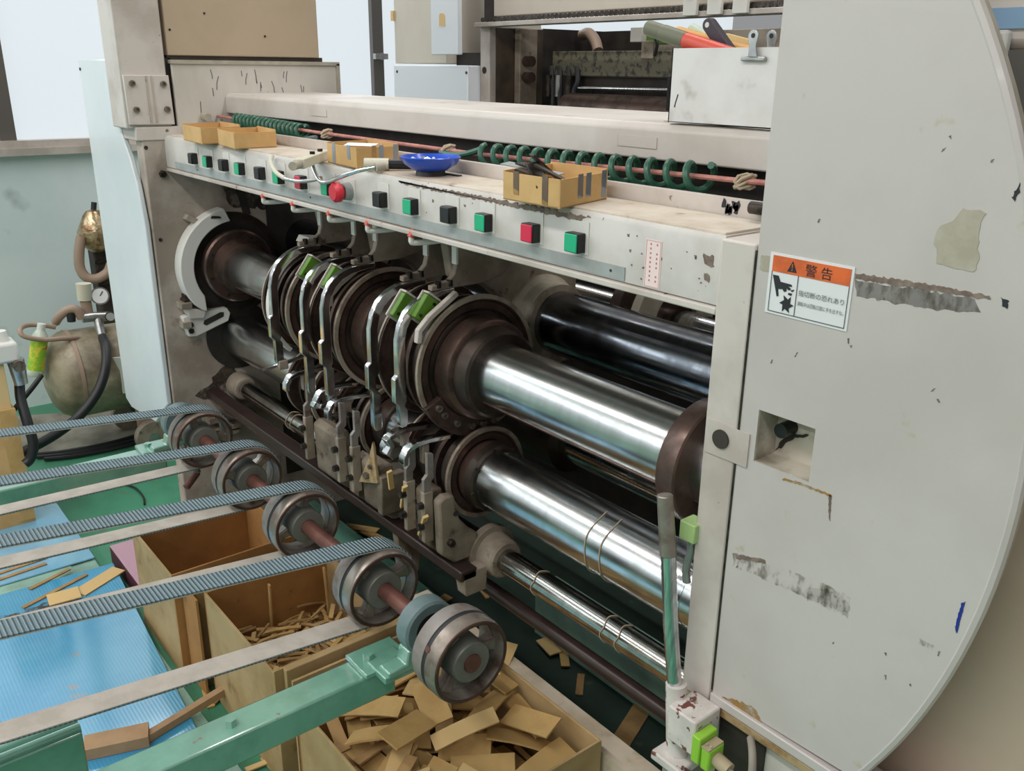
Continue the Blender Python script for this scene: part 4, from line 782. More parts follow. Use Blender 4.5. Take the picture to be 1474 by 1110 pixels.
# ================================================================ belt conveyor end
AY, AZ, PR = .708, .707, .0735
sh = thing('conveyor_shaft', (-1.6, AY, AZ), 'rusty brown shaft carrying the row of spoked belt pulleys', 'shaft')
MB().cyl((-2.32, AY, AZ), (-.963, AY, AZ), .0155, n=24).build('shaft_body', 'rust_shaft', sh)
def pulley_proto():
    t = thing('belt_pulley', (0, AY, AZ), '', 'pulley')
    x1 = 0; x0 = -.066
    c = (0, AY, AZ)
    MB().lathe(c, [(x0, PR-.010), (x0, PR-.002), (x0+.012, PR), (x0+.030, PR+.0005), (x0+.030, PR-.010)], 56).build('crown_band', 'pulley_gray', t)
    MB().lathe(c, [(x0+.030, PR-.010), (x0+.030, PR-.001), (x0+.039, PR-.001), (x0+.039, PR-.010)], 56).build('groove_band', 'rubber', t)
    MB().lathe(c, [(x0+.039, PR-.012), (x0+.039, PR), (x0+.055, PR), (x1-.004, PR-.001), (x1, PR-.004), (x1, PR-.008), (x1-.006, PR-.0095), (x0+.02, PR-.012)], 56).build('rim', 'pulley', t)
    MB().lathe(c, [(x1-.001, PR-.0085), (x1-.001, PR-.002), (x1+.0008, PR-.0035), (x1+.0008, PR-.0082)], 56).build('front_lip', 'rust_dark', t)
    MB().lathe(c, [(-.062, .016), (-.062, .037), (-.003, .036), (0, .034), (0, .016)], 36).build('hub', 'hub_gray', t)
    for k in range(3):
        R_ = Matrix.Translation((0, AY, AZ)) @ Matrix.Rotation(radians(90+120*k+18), 4, 'X')
        vs = []
        for yy, hw, tx in ((.026, .013, .014), (.045, .0085, .010), (.066, .013, .014)):
            for sx, sz in ((-1, -1), (-1, 1), (1, 1), (1, -1)): vs.append(R_ @ Vector((-.034+sx*tx, yy, sz*hw)))
        fs = [(0, 1, 2, 3), (11, 10, 9, 8)]
        for i in range(2):
            for j in range(4): fs.append((i*4+j, i*4+(j+1) % 4, (i+1)*4+(j+1) % 4, (i+1)*4+j))
        MB().add(vs, fs).build('spoke', 'pulley', t, .003)
    MB().cyl((-.02, AY, AZ+.0285), (-.02, AY, AZ+.0305), .004, n=10).build('set_screw', 'bolt', t)
    return t
proto = pulley_proto()
PX = [-2.10, -1.81, -1.535, -1.232, -.967]
plab = ['spoked belt pulley at the far end of the rusty shaft', 'second spoked pulley along the shaft, counted from the far end', 'spoked belt pulley at the middle of the rusty shaft', 'spoked belt pulley next to the teal bearing block, carrying a belt', 'bare spoked pulley without a belt on the end of the rusty shaft']
for i, x in enumerate(PX):
    if i == 0: o = proto
    else:
        o = proto.copy(); COL.objects.link(o)
        for ch in proto.children:
            c = ch.copy(); COL.objects.link(c); c.parent = o
    o['label'] = plab[i]; o['group'] = 'pulleys on the rusty shaft'
    o.location = (x, AY, AZ); o.rotation_euler = ((0, .9, 1.6, .35, .15)[i], 0, 0)
for x in (-.967,):
    t = MB().cyl((x-.03, AY+(PR-.006)*cos(radians(150)), AZ+(PR-.006)*sin(radians(150))), (x-.03, AY+(PR+.0008)*cos(radians(150)), AZ+(PR+.0008)*sin(radians(150))), .0055, n=12).build('rim_hole', 'rust_shaft', sh)
# ---- belts: closed loops over each pulley and an idler out of view
blab = ['grey ribbed belt over the pulley at the far end of the shaft', 'grey ribbed belt over the second pulley from the far end', 'grey ribbed belt over the middle pulley of the shaft', 'wide teal grey ribbed belt over the pulley next to the bearing block']
dist = .95
for i in range(4):
    x1 = PX[i]-.016; x0 = PX[i]-.063
    drop = radians((5.4, 5.8, 6.0, 6.8)[i]); dropr = radians((1.5, 3.4, 5.2, 5.5)[i])
    ey, ez = AY-dist, AZ+dist*math.tan(drop)-.0
    R1 = PR+.0005; T = .0045
    pts = []
    # top run from idler to pulley, wrap, return run
    top0 = Vector((0, AY-dist, AZ+R1+dist*math.tan(drop))); bot0 = Vector((0, AY-dist, AZ-R1+dist*math.tan(dropr)))
    a0 = 90-math.degrees(drop); a1 = -90-math.degrees(dropr)
    arcs = [Vector((0, AY+R1*cos(radians(a0+(a1-a0)*k/24)), AZ+R1*sin(radians(a0+(a1-a0)*k/24)))) for k in range(25)]
    inner = [top0]+arcs+[bot0]
    mid_c = (top0+bot0)/2; rr = (top0-bot0).length/2
    inner += [mid_c+Vector((0, rr*cos(radians(a)), rr*sin(radians(a)))) for a in range(-105, -256, -15)]
    n = len(inner); cen = sum(inner, Vector())/n; outer = []
    for k in range(n):
        d = (inner[(k+1) % n]-inner[k-1]).normalized(); nrm = Vector((0, -d.z, d.y))
        outer.append(inner[k]+nrm*T)
    bt = thing('conveyor_belt', (x0, AY, AZ+PR), blab[i], 'belt', 'conveyor belts')
    def loop_mesh(A_, B_, mat, nm):
        vs = []; fs = []
        for k in range(n):
            for p in (A_[k], B_[k]):
                for x in (x0, x1): vs.append((x, p.y, p.z))
        for k in range(n):
            j = (k+1) % n; a, b = k*4, j*4
            fs += [(a, b, b+1, a+1), (a+2, a+3, b+3, b+2), (a, a+2, b+2, b), (a+1, b+1, b+3, a+3)]
        MB().add(vs, fs).build(nm, mat, bt)
    mid = [inner[k]+(outer[k]-inner[k])*.4 for k in range(n)]
    loop_mesh(inner, mid, 'belt_back', 'backing'); loop_mesh(mid, outer, 'belt', 'ribbed_face')
# ---- arms, bearings
def arm(x0, x1, label):
    t = thing('green_square_tube', (x0, .3, .60), label, 'beam', 'green conveyor arms')
    MB().box(x0, x1, -.4, .660, .578, .632).build('tube', 'teal_paint', t, .004)
    MB().box(x0-.006, x1+.006, .60, .69, .632, .642).build('mount_plate', 'teal_paint', t, .002)
    for y in (.38, .625): bolt(((x0+x1)/2, y, .642 if y > .6 else .632), (0, 0, 1), .010, .012, 'teal_paint', t)
    return t
arm(-1.185, -1.125, 'pale green square tube arm ending at the teal bearing block')
arm(-2.335, -2.275, 'pale green square tube arm under the far end of the pulley shaft')
for x, lb_ in ((-1.10, 'teal ring bearing block on the shaft between two pulleys'), (-2.27, 'teal bearing block at the far end of the shaft')):
    t = thing('bearing_block', (x, AY, AZ), lb_, 'bearing', 'shaft bearing blocks')
    MB().lathe((x, AY, AZ), [(-.018, .030), (-.018, .046), (-.014, .050), (.014, .050), (.018, .046), (.018, .030)], 40).build('housing', 'teal_bearing', t)
    MB().lathe((x, AY, AZ), [(-.012, .0155), (-.012, .031), (.012, .031), (.012, .0155)], 32).build('race', 'rubber', t)
    MB().prism([(AY-.085, .642), (AY-.02, .642), (AY+.02, .658), (AY+.03, .68), (AY-.045, .68), (AY-.05, .657), (AY-.085, .655)], 'YZ', x-.016, x+.016).build('foot', 'teal_paint', t, .003)
    MB().box(x-.06, x+.012, AY-.09, AY-.03, .632, .645).build('foot_plate', 'teal_paint', t, .002)
# ---- green channel rail and bolts close by
q = at(118, 1052, X=-1.30)
t = thing('guide_rail', (-1.33, 0, q.z-.1), 'dark green folded rail with light ribbed top edge', 'rail')
MB().box(-1.36, -1.30, -.5, q.y, q.z-.11, q.z-.004).build('rail_body', 'teal_paint', t, .003)
for k in range(3): MB().cyl((-1.352+.02*k, -.5, q.z-.002), (-1.352+.02*k, q.y, q.z-.002), .009, n=14).build('rib', 'teal_paint', t)
# ---- blue sheets on the floor
def sheet(name, quad, z, th, mat, label, cat='sheet'):
    o = MB().add([(x, y, zz) for zz in (z, z+th) for x, y in quad], [(0, 1, 2, 3), (7, 6, 5, 4), (0, 1, 5, 4), (1, 2, 6, 5), (2, 3, 7, 6), (3, 0, 4, 7)]).build(name, mat)
    return tag(o, label, cat)
tag(B(-3.7, -1.5, -.6, .50, 0, .032).build('steel_tray', 'sill_green'), 'low pale green steel tray under the blue plastic sheets', 'tray')
tag(B(-3.7, -1.55, .50, .575, 0, .028).build('tray_edge', 'sill_green'), 'dusty grey edge strip beside the blue plastic sheets', 'strip')
sheet('plastic_sheet', [(-3.50, .575), (-2.93, .575), (-2.93, -.6), (-3.50, -.6)], .034, .004, 'blue_flat', 'pale blue plastic sheet with dust nearest the compressor')
sheet('plastic_sheet', [(-2.84, .61), (-1.86, .535), (-1.70, -.6), (-2.90, -.6)], .040, .005, 'blue_sheet', 'bright blue fluted plastic sheet under the conveyor belts')
tag(MB().prism(ragged([(lambda p: (p.x, p.y))(at(a_, b_, Z=.046)) for a_, b_ in ((0, 888), (50, 872), (108, 860), (95, 880), (60, 893), (0, 905))], .012), 'XY', .0452, .0462).build('dust_patch', 'dust', None), 'brown dust patch lying on the fluted blue sheet', 'dust', kind='stuff')
# ================================================================ scrap bins
def bin_(name, x0, x1, y0, y1, h, label, t=.006, skip=()):
    o = thing(name, ((x0+x1)/2, (y0+y1)/2, 0), label, 'box')
    sides = dict(a=(x0, x0+t, y0, y1), b=(x1-t, x1, y0, y1), c=(x0+t, x1-t, y0, y0+t), d=(x0+t, x1-t, y1-t, y1))
    for k, (a, b, c, d) in sides.items():
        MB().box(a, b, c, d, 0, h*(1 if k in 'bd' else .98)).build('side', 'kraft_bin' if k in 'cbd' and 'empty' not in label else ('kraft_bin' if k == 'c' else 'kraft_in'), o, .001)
    MB().box(x0+t, x1-t, y0+t, y1-t, .002, .008).build('bottom', 'kraft_in', o)
    return o
bA = bin_('scrap_bin', -2.50, -2.16, .60, .95, .33, 'empty brown cardboard bin under the two far belts')
bB = bin_('scrap_bin', -2.04, -1.62, .64, .99, .33, 'cardboard bin half full of thin brown strips')
bC = bin_('scrap_bin', -1.50, -1.015, .635, 1.065, .33, 'big cardboard bin filled with kraft pads below the bare pulley')
fl = MB().box(-2.155, -2.05, .62, .626, .0, .30).build('cardboard_divider', 'kraft_in'); tag(fl, 'brown cardboard sheet standing between the empty bin and the strip bin', 'cardboard')
fl = MB().box(-2.10, -2.095, .64, .95, .0, .325).build('cardboard_divider', 'kraft_bin'); tag(fl, 'pale cardboard panel standing edge-on beside the strip bin', 'cardboard')
MB().box(-1.615, -1.600, .66, 1.0, .24, .335).build('flap', 'kraft_bin', bB, .002)
fl = MB().box(-1.575, -1.568, .66, 1.02, 0, .325).build('cardboard_divider', 'kraft_bin'); tag(fl, 'cardboard panel between the strip bin and the pad bin', 'cardboard')
# ---- scrap pieces
def piece(me_w, me_l, th, bend=0):
    mb = MB(); n = 3 if bend else 1; vs = []; fs = []
    for i in range(n+1):
        u = -me_l/2+me_l*i/n; zz = -bend*(u/(me_l/2))**2
        for v, w in ((-me_w/2, 0), (me_w/2, 0), (me_w/2, th), (-me_w/2, th)): vs.append((u, v, zz+w))
    fs = [(3, 2, 1, 0), tuple(4*n+k for k in range(4))]
    for i in range(n):
        for k in range(4): fs.append((4*i+k, 4*i+(k+1) % 4, 4*i+4+(k+1) % 4, 4*i+4+k))
    return mb.add(vs, fs)
pads = [piece(w, l, .004, b).build('scrap_pad', m) for w, l, b, m in ((.048, .115, 0, 'scrap'), (.058, .11, .003, 'scrap'), (.038, .14, .004, 'scrap_b'), (.055, .13, 0, 'scrap'), (.014, .12, 0, 'scrap_b'), (.05, .15, .006, 'scrap'), (.026, .10, 0, 'scrap_dark'))]
strips = [piece(w, l, .004, b).build('scrap_strip', m) for w, l, b, m in ((.010, .07, 0, 'scrap'), (.008, .085, .003, 'scrap_dark'), (.012, .06, 0, 'scrap_b'), (.009, .095, .004, 'scrap'), (.007, .05, 0, 'scrap_dark'))]
def put(pr, used, loc, rot, label, group, cat='scrap'):
    if pr.name not in used: used.add(pr.name); o = pr
    else: o = pr.copy(); COL.objects.link(o)
    o.location = loc; o.rotation_euler = rot; return tag(o, label, cat, group)
used = set(); rp = random.Random(11)
def heap(x0, x1, y0, y1, zc, za, name, mat, label):
    nx, ny = 26, 22; vs = []; fs = []
    for i in range(nx+1):
        for j in range(ny+1):
            x = x0+(x1-x0)*i/nx; y = y0+(y1-y0)*j/ny; vs.append((x, y, max(.012, zc(x, y)-za+rp.uniform(-.006, .004))))
    for i in range(nx):
        for j in range(ny): a = i*(ny+1)+j; fs.append((a, a+ny+1, a+ny+2, a+1))
    o = len(vs); vs += [(x, y, .010) for x, y in ((x0, y0), (x1, y0), (x1, y1), (x0, y1))]
    fs += [(o, o+3, o+2, o+1)]
    return tag(MB().add(vs, fs).build(name, mat), label, 'scrap', kind='stuff')
import numpy as np
zC = lambda x, y: .225+.035*cos((x+1.33)*5)*cos((y-.84)*4)-.10*max(0, x+1.14)/.12
zB = lambda x, y: .165+.05*cos((x+1.75)*5)*cos((y-.86)*5)
heap(-1.49, -1.025, .645, 1.055, zC, .165, 'scrap_heap', 'scrap_dark', 'loose mass of cardboard bits deep in the pad bin')
heap(-2.03, -1.63, .65, .98, zB, .04, 'scrap_heap', 'scrap_dark', 'loose mass of cardboard strips deep in the strip bin')
def settle(protos, dims, pick, n, bounds, shape, base, label, group, rnd, keep_out=()):
    """drop the pieces one after the other: each comes to rest on what already lies below it"""
    x0, x1, y0, y1 = bounds; res = .0025
    gx = np.arange(x0, x1, res); gy = np.arange(y0, y1, res); GX, GY = np.meshgrid(gx, gy, indexing='ij')
    T = np.array([[shape(a, b) for b in gy] for a in gx]); H = np.maximum(T-base, .012)+.005
    for k in range(n):
        best = None; pi_ = pick(rnd); w, l, bend = dims[pi_]; th = .004
        for _ in range(40):
            cx, cy, an = rnd.uniform(x0, x1), rnd.uniform(y0, y1), rnd.uniform(0, 2*pi); c, s_ = cos(an), sin(an)
            ex, ey = abs(c)*l/2+abs(s_)*w/2+.002, abs(s_)*l/2+abs(c)*w/2+.002
            if cx-ex < x0 or cx+ex > x1 or cy-ey < y0 or cy+ey > y1: continue
            if any(abs((qx-cx)*c+(qy-cy)*s_) < l/2+.012 and abs(-(qx-cx)*s_+(qy-cy)*c) < w/2+.012 for qx, qy in keep_out): continue
            U = (GX-cx)*c+(GY-cy)*s_; V = -(GX-cx)*s_+(GY-cy)*c
            m_ = (np.abs(U) <= l/2+.0015) & (np.abs(V) <= w/2+.0015)
            sc = float((H[m_]-T[m_]).mean())
            if best is None or sc < best[0]: best = (sc, cx, cy, an, U[m_], V[m_], m_)
            if best is not None and _ > 8: break
        if best is None: continue
        sc, cx, cy, an, u, v, m_ = best; h = H[m_]
        A_ = np.stack([np.ones_like(u), u, v], 1); sol = np.linalg.lstsq(A_, h, rcond=None)[0]
        su = max(-.26, min(.26, float(sol[1])+rnd.gauss(0, .03))); sv = max(-.26, min(.26, float(sol[2])+rnd.gauss(0, .05)))
        droop = bend*(2*u/l)**2; z0 = float((h-su*u-sv*v+droop).max())
        H[m_] = z0+su*u+sv*v-droop+th*1.12
        c, s_ = cos(an), sin(an); ax_ = Vector((c, s_, su)).normalized(); ay = Vector((-s_, c, sv)); ay = (ay-ax_*ay.dot(ax_)).normalized(); az = ax_.cross(ay)
        put(protos[pi_], used, (cx, cy, z0+.0002), Matrix((ax_, ay, az)).transposed().to_euler(), label, group)
PD = ((.048, .115, 0), (.058, .11, .003), (.038, .14, .004), (.055, .13, 0), (.014, .12, 0), (.05, .15, .006), (.026, .10, 0))
settle(pads, PD, lambda r: r.choice((0, 0, 1, 1, 2, 3, 3, 4, 5, 6, 2)), 150, (-1.492, -1.023, .643, 1.057), zC, .165, 'loose kraft cardboard pad lying in the big pad bin', 'kraft pads in the bin', rp)
STAND = ((-2.012, .80, .06), (-1.975, .955, -.08), (-1.93, .965, .10))
SD = ((.010, .07, 0), (.008, .085, .003), (.012, .06, 0), (.009, .095, .004), (.007, .05, 0))
settle(strips, SD, lambda r: r.randrange(5), 230, (-2.032, -1.628, .648, .982), zB, .04, 'thin cardboard strip lying in the strip bin', 'strips in the bin', rp, [(a_, b_) for a_, b_, _c in STAND])
for x, y, rx in STAND:
    st_ = MB().box(-.006, .006, -.002, .002, 0, .19, Matrix.Translation((x, y, .115)) @ Matrix.Rotation(rx, 4, 'Y')).build('scrap_strip', 'scrap'); tag(st_, 'long cardboard strip standing against the wall of the strip bin', 'scrap', 'standing strips in the bin')
# pieces on sheets and floor
FP = [0.0]
def floor_piece(px, py, z, w, l, rz, mat, label, group, tilt=0):
    p = at(px, py, Z=z+.003); o = piece(w, l, .004).build('cardboard_offcut', mat); o.location = (p.x, p.y, z); o.rotation_euler = (tilt, 0, radians(rz)); tag(o, label, 'scrap', group)
for a in ((92, 858, .09, .07, 85), (143, 836, .16, .055, 118),): floor_piece(a[0], a[1], .0455 if a[0] > 100 else .050, a[3], a[2], a[4], 'scrap_b', 'pale rectangular cardboard offcut lying on the blue sheets', 'pale offcuts on the blue sheet')
for a in ((20, 818, .20, 96), (22, 826, .19, 96), (72, 833, .14, 112), (80, 850, .22, 112)): floor_piece(a[0], a[1], .0385 if a[0] < 30 else .0455, .014, a[2], a[3], 'scrap_dark', 'narrow brown cardboard strip lying on the blue sheets', 'narrow strips on the blue sheet')
q = at(200, 1065, Z=.06)
t = thing('cardboard_strip', (q.x, q.y, .048), 'long bent cardboard strip with thick end lying across the blue sheet', 'cardboard')
e0, e1, e2 = at(122, 1080, Z=.055), at(215, 1060, Z=.055), at(335, 985, Z=.06)
def slab(a, b, w, th, z0, z1, mat, nm, par):
    d = (b-a); d.z = 0; d.normalize(); n = Vector((-d.y, d.x, 0))*w
    vs = []
    for p, z in ((a, z0), (b, z1)):
        for s in (-1, 1):
            for dz_ in (0, th): q_ = p+n*s; vs.append((q_.x, q_.y, z+dz_))
    return MB().add(vs, [(0, 1, 3, 2), (4, 6, 7, 5), (0, 4, 5, 1), (2, 3, 7, 6), (0, 2, 6, 4), (1, 5, 7, 3)]).build(nm, mat, par)
slab(e0, e1, .028, .03, .046, .046, 'scrap_tan', 'thick_end', t); slab(e1-(e2-e1)*.06, e2, .010, .02, .046, .048, 'scrap_tan', 'strip', t)
rp2 = random.Random(5)
for kk, (px, py, w, l, mt) in enumerate(((905, 1050, .05, .22, 'scrap_dark'), (800, 925, .05, .10, 'scrap'), (812, 945, .025, .09, 'scrap'), (790, 930, .04, .08, 'scrap_b'), (835, 985, .02, .09, 'scrap_dark'), (690, 845, .012, .14, 'scrap'), (395, 1105, .02, .10, 'scrap'), (380, 1098, .016, .09, 'scrap_b'), (300, 1005, .02, .08, 'scrap'), (325, 995, .018, .10, 'scrap_dark'), (1450, 1000, .02, .1, 'scrap'))):
    floor_piece(px, py, .0065+(.0045*(kk-1) if kk in (1, 2, 3) else 0) if at(px, py, Z=0).y > 1.14 else .0005+.0045*(kk % 2), w, l, rp2.uniform(0, 180), mt, 'brown cardboard offcut dropped on the green floor', 'offcuts on the floor')
for kk, (px, py, rz) in enumerate(((600, 865, 20), (640, 880, 60), (520, 760, 35), (500, 765, 70), (540, 772, 10), (625, 870, 100))):
    p = at(px, py, Z=.02); floor_piece(px, py, .0065+.0045*(kk % 3 if kk != 5 else 2), .035, .13, rz, 'scrap', 'cardboard offcut lying beside the bins under the machine', 'offcuts beside the bins')
# plank beside pad bin
pk = MB().box(-1.75, -.738, 1.078, 1.135, 0, .285).build('wooden_plank', 'plank'); tag(pk, 'pale dirty wooden board on edge behind the pad bin', 'plank')
o = piece(.09, .10, .004, .004).build('cardboard_offcut', 'scrap_b'); o.location = (-1.42, 1.10, .289); o.rotation_euler = (.1, 0, .6); tag(o, 'cardboard offcut lying on top of the wooden board', 'scrap')
# sill beams under the machine
sl = MB().box(-1.73, -.738, 1.50, 1.58, 0, .17).build('sill_beam', 'sill_green'); tag(sl, 'pale green sill beam along the floor under the rollers', 'beam')
MB().box(-1.73, -1.68, 1.497, 1.53, .165, .1715).build('paper_tag', 'label_white', sl)
sl2 = MB().box(-2.75, -1.95, 1.20, 1.30, 0, .10).build('sill_beam', 'teal_paint'); tag(sl2, 'teal green floor beam below the lower carriages', 'beam')
# pallet and pipe stub
pb_ = MB().box(-2.92, -2.56, .625, .80, 0, .065).build('pallet_board', 'pallet'); MB().box(-2.92, -2.56, .625, .80, .065, .068).build('top_face', 'pallet_top', pb_)
tag(pb_, 'mauve board lying on the floor beside the empty bin', 'board')
t = thing('pipe_stub', (-2.42, .75, .5), 'short dark pipe stub hanging below the far pulley', 'pipe')
a, b = at(284, 680, Y=.74), at(268, 702, Y=.70); MB().cyl(a, b, .010, n=14).build('pipe', 'rust_shaft', t)
MB().cyl(a, (-2.27, .70, .668), .010, n=14).build('neck', 'pulley', t)
# ================================================================ compressor corner
cp = thing('air_compressor', (-3.95, 1.0, 0), 'old dusty beige air compressor with horizontal tank behind the machine', 'compressor')
tc = Vector((-3.95, 0, .365)); tr = .185
prof = [(.695, .001), (.70, .06), (.716, .12), (.742, .16), (.785, tr), (1.75, tr), (1.80, .15), (1.84, .05), (1.845, .001)]
MB().lathe((tc.x, 0, tc.z), prof, 44, 'Y').build('tank', 'tank', cp)
MB().lathe((tc.x, 0, tc.z), [(.80, tr-.003), (.80, tr+.004), (.815, tr+.004), (.815, tr-.003)], 44, 'Y').build('weld_band', 'pipe_tan', cp)
lb_ = MB().prism([(.95, .30), (1.15, .29), (1.15, .44), (.93, .46), (.95, .40)], 'YZ', tc.x+tr*.96, tc.x+tr+.004).build('label_sheet', 'plate_white', cp)
for x in (-3.78, -4.12):
    w_ = MB().lathe((x, 1.05, .075), [(-.018, .015), (-.018, .07), (-.012, .075), (.012, .075), (.018, .07), (.018, .015)], 28).build('wheel', 'cast', cp)
    MB().cyl((x+.016, 1.05, .075), (x+.024, 1.05, .075), .022, n=14).build('wheel_hub', 'steel', w_)
    MB().prism([(1.0, .09), (1.1, .09), (1.1, .24), (1.0, .24)], 'YZ', x-.03, x-.018).build('wheel_bracket', 'pipe_tan', cp)
    MB().prism([(1.55, .0), (1.60, .0), (1.62, .22), (1.53, .22)], 'YZ', x-.03, x-.018).build('foot', 'pipe_tan', cp)
def P(px, py, X): return at(px, py, X=X)
hd = [P(112, 486, -3.88), P(85, 488, -3.85), P(60, 489, -3.845), P(34, 484, -3.845), P(29, 474, -3.87), P(40, 468, -3.94), P(60, 468, -3.95), P(80, 471, -3.95)]
MB().tube(smooth_path(hd, 5), .010, 10).build('handle', 'pipe_tan', cp)
# fittings
f = P(135, 456, -3.92); f0 = P(118, 458, -3.92)
MB().tube([f0, f, P(160, 455, -3.92)], .020, 12).build('manifold', 'steel', cp)
MB().cyl(P(140, 456, -3.92), P(147, 487, -3.88), .018, n=12).build('valve_stem', 'steel', cp)
MB().cyl(P(122, 432, -3.95), P(120, 408, -3.95), .028, .030, 18).build('air_filter', 'cream', cp)
MB().cyl(P(123, 433, -3.95), P(127, 455, -3.95), .022, n=14).build('filter_base', 'pipe_tan', cp)
g0 = P(144, 426, -3.93); gd = (CAM-g0).normalized()
gg = MB().loft([(g0-gd*.03, .036), (g0, .037), (g0, .031)], 28).build('pressure_gauge', 'bolt_light', cp)
MB().cyl(g0-gd*.002, g0+gd*.001, .031, n=28).build('dial', 'gauge', gg)
MB().cyl(g0+gd*.001, g0+gd*.002+Vector((0, .012, .018)), .002, n=6).build('needle', 'ink', gg)
g1 = P(159, 456, -3.88); gg = MB().loft([(g1-gd*.025, .022), (g1, .022), (g1, .017)], 20).build('pressure_gauge', 'bolt', cp)
MB().cyl(g1-gd*.002, g1+gd*.001, .017, n=20).build('dial', 'gray_strip', gg)
MB().tube(smooth_path([P(118, 458, -3.92), P(110, 446, -3.92), P(98, 446, -3.93), P(86, 455, -3.95), P(80, 464, -3.98)], 5), .018, 10).build('hose_elbow', 'pipe_tan', cp)
MB().cyl(P(103, 463, -3.93), P(102, 450, -3.93), .016, .018, 12).build('cap', 'rubber', cp)
h1 = thing('air_hose', (-3.8, .95, .3), 'thick black hose curving from the compressor valve to the floor', 'hose')
MB().tube(smooth_path([P(147, 485, -3.88), P(152, 500, -3.78), P(152, 530, -3.70), P(140, 565, -3.66), P(115, 598, -3.64), P(85, 622, -3.62), P(55, 640, -3.6), P(30, 652, -3.58)], 6), .019, 12).build('hose', 'cable_black', h1)
# motor head wrapped in foil with brown pipe
mh = thing('wrapped_valve_head', (-4.45, 1.2, .9), 'foil wrapped valve head with bent tan pipe against the wall', 'pipe fitting')
X_ = -4.35
c_ = P(138, 333, X_); rr_ = random.Random(2)
mbh = MB()
rings = []
for i in range(9):
    a = pi*i/8; rings.append((c_+Vector((0, 0, .10*cos(a))), max(.003, .075*sin(a)*(1+.12*rr_.uniform(-1, 1)))))
mbh.loft(rings[::-1], 16).build('foil_wrap', 'foil', mh)
MB().tube(smooth_path([P(117, 340, X_+.03), P(114, 362, X_+.03), P(115, 385, X_+.03), P(124, 399, X_+.04), P(140, 401, X_+.05), P(155, 392, X_+.06), P(160, 380, X_+.06)], 5), .022, 12).build('bent_pipe', 'pipe_tan', mh)
MB().box(X_-.12, X_-.02, c_.y-.02, c_.y+.16, .0, c_.z).build('motor_column', 'dark_interior', mh, .01)
for k in range(5): MB().box(X_-.02, X_-.012, c_.y-.02, c_.y+.16, c_.z-.10-.05*k, c_.z-.085-.05*k).build('fin', 'bolt', mh)
MB().cyl(c_+Vector((0, 0, .08)), c_+Vector((0, .01, .13)), .012, n=10).build('top_plug', 'rubber', mh)
# drink bottle
b0 = P(50, 541, -3.89); b1 = P(60, 466, -3.89); ax = (b1-b0); L_ = ax.length; ax.normalize()
bt_ = thing('drink_bottle', b0, 'green labelled plastic drink bottle tucked behind the compressor handle', 'bottle')
MB().loft([(b0, .026), (b0+ax*L_*.03, .031), (b0+ax*L_*.12, .031)], 20).build('bottle_base', 'bottle_body', bt_)
MB().loft([(b0+ax*L_*.12, .0315), (b0+ax*L_*.72, .0315)], 20).build('label_sleeve', 'bottle_green', bt_)
MB().loft([(b0+ax*L_*.72, .031), (b0+ax*L_*.80, .027), (b0+ax*L_*.89, .015), (b0+ax*L_*.93, .014)], 20).build('bottle_neck', 'bottle_body', bt_)
MB().loft([(b0+ax*L_*.90, .016), (b0+ax*L_, .016)], 18).build('bottle_cap', 'bottle_cap', bt_)
# regulator and cardboard at the picture's edge, cables
rg = thing('air_regulator', (-3.4, .40, .45), 'cream air regulator with grey fitting standing on a tan cardboard box', 'regulator')
r0 = P(12, 512, -3.35)
MB().box(-3.42, -3.32, r0.y-.16, r0.y+.03, r0.z-.02, r0.z+.05).build('body', 'plate_white', rg, .010)
MB().cyl((-3.37, r0.y-.01, r0.z+.05), (-3.37, r0.y-.01, r0.z+.085), .025, .02, 18).build('knob', 'plate_white', rg)
MB().cyl((-3.36, r0.y+.02, r0.z-.02), (-3.36, r0.y+.025, r0.z-.11), .028, .022, 18).build('bowl', 'steel', rg)
MB().cyl((-3.34, r0.y+.02, r0.z-.03), (-3.30, r0.y+.02, r0.z-.03), .02, n=14).build('side_fitting', 'bolt_light', rg)
zt = r0.z-.02
MB().box(-3.42, -3.34, r0.y-.16, r0.y-.02, P(20, 588, -3.33).z-.001, zt+.002).build('stand_post', 'tan', rg, .002)
tb_ = thing('tan_carton', (-3.4, .3, 0), 'tan cardboard carton standing under the air regulator', 'carton')
q = P(24, 600, -3.33)
MB().box(-3.7, -3.33, -.2, q.y, 0.037, P(20, 588, -3.33).z).build('carton_body', 'kraft', tb_, .002)
MB().box(-3.33, -3.326, q.y-.05, q.y, 0.05, P(20, 588, -3.33).z+.0).build('corner_fold', 'scrap', tb_)
for k, (pts, r) in enumerate((((( 28, 552, -3.38), (30, 575, -3.36), (40, 610, -3.32), (48, 640, -3.3), (44, 660, -3.3), (36, 668, -3.3)), .017), (((20, 590, -3.6), (45, 560, -3.6), (60, 540, -3.62)), .010))):
    t = thing('black_cable', P(*pts[0]), ('black hose dropping from the cream regulator to the floor', 'thin black cable behind the cream regulator')[k], 'cable')
    MB().tube(smooth_path([P(*a) for a in pts], 6), r, 10).build('cable', 'cable_black', t)
for k in range(3):
    t = thing('floor_cable', (-3.6, .6, .05), 'thin black cable lying along the grey floor mat', 'cable', 'cables on the floor mat')
    MB().tube(smooth_path([at(40+12*k, 655+3*k, Z=.012), at(110, 648+4*k, Z=.012), at(180, 632+5*k, Z=.012), at(232, 614+6*k, Z=.012)], 6), .009, 8).build('cable', 'cable_black', t)
tag(MB().add([(p.x, p.y, z) for z in (.001, .006) for p in (at(25, 660, Z=0), at(232, 626, Z=0), at(205, 590, Z=0), at(25, 600, Z=0))], [(0, 1, 2, 3), (7, 6, 5, 4), (0, 1, 5, 4), (1, 2, 6, 5), (2, 3, 7, 6), (3, 0, 4, 7)]).build('floor_mat', 'mat_gray'), 'dirty grey floor mat under the compressor wheel', 'mat')
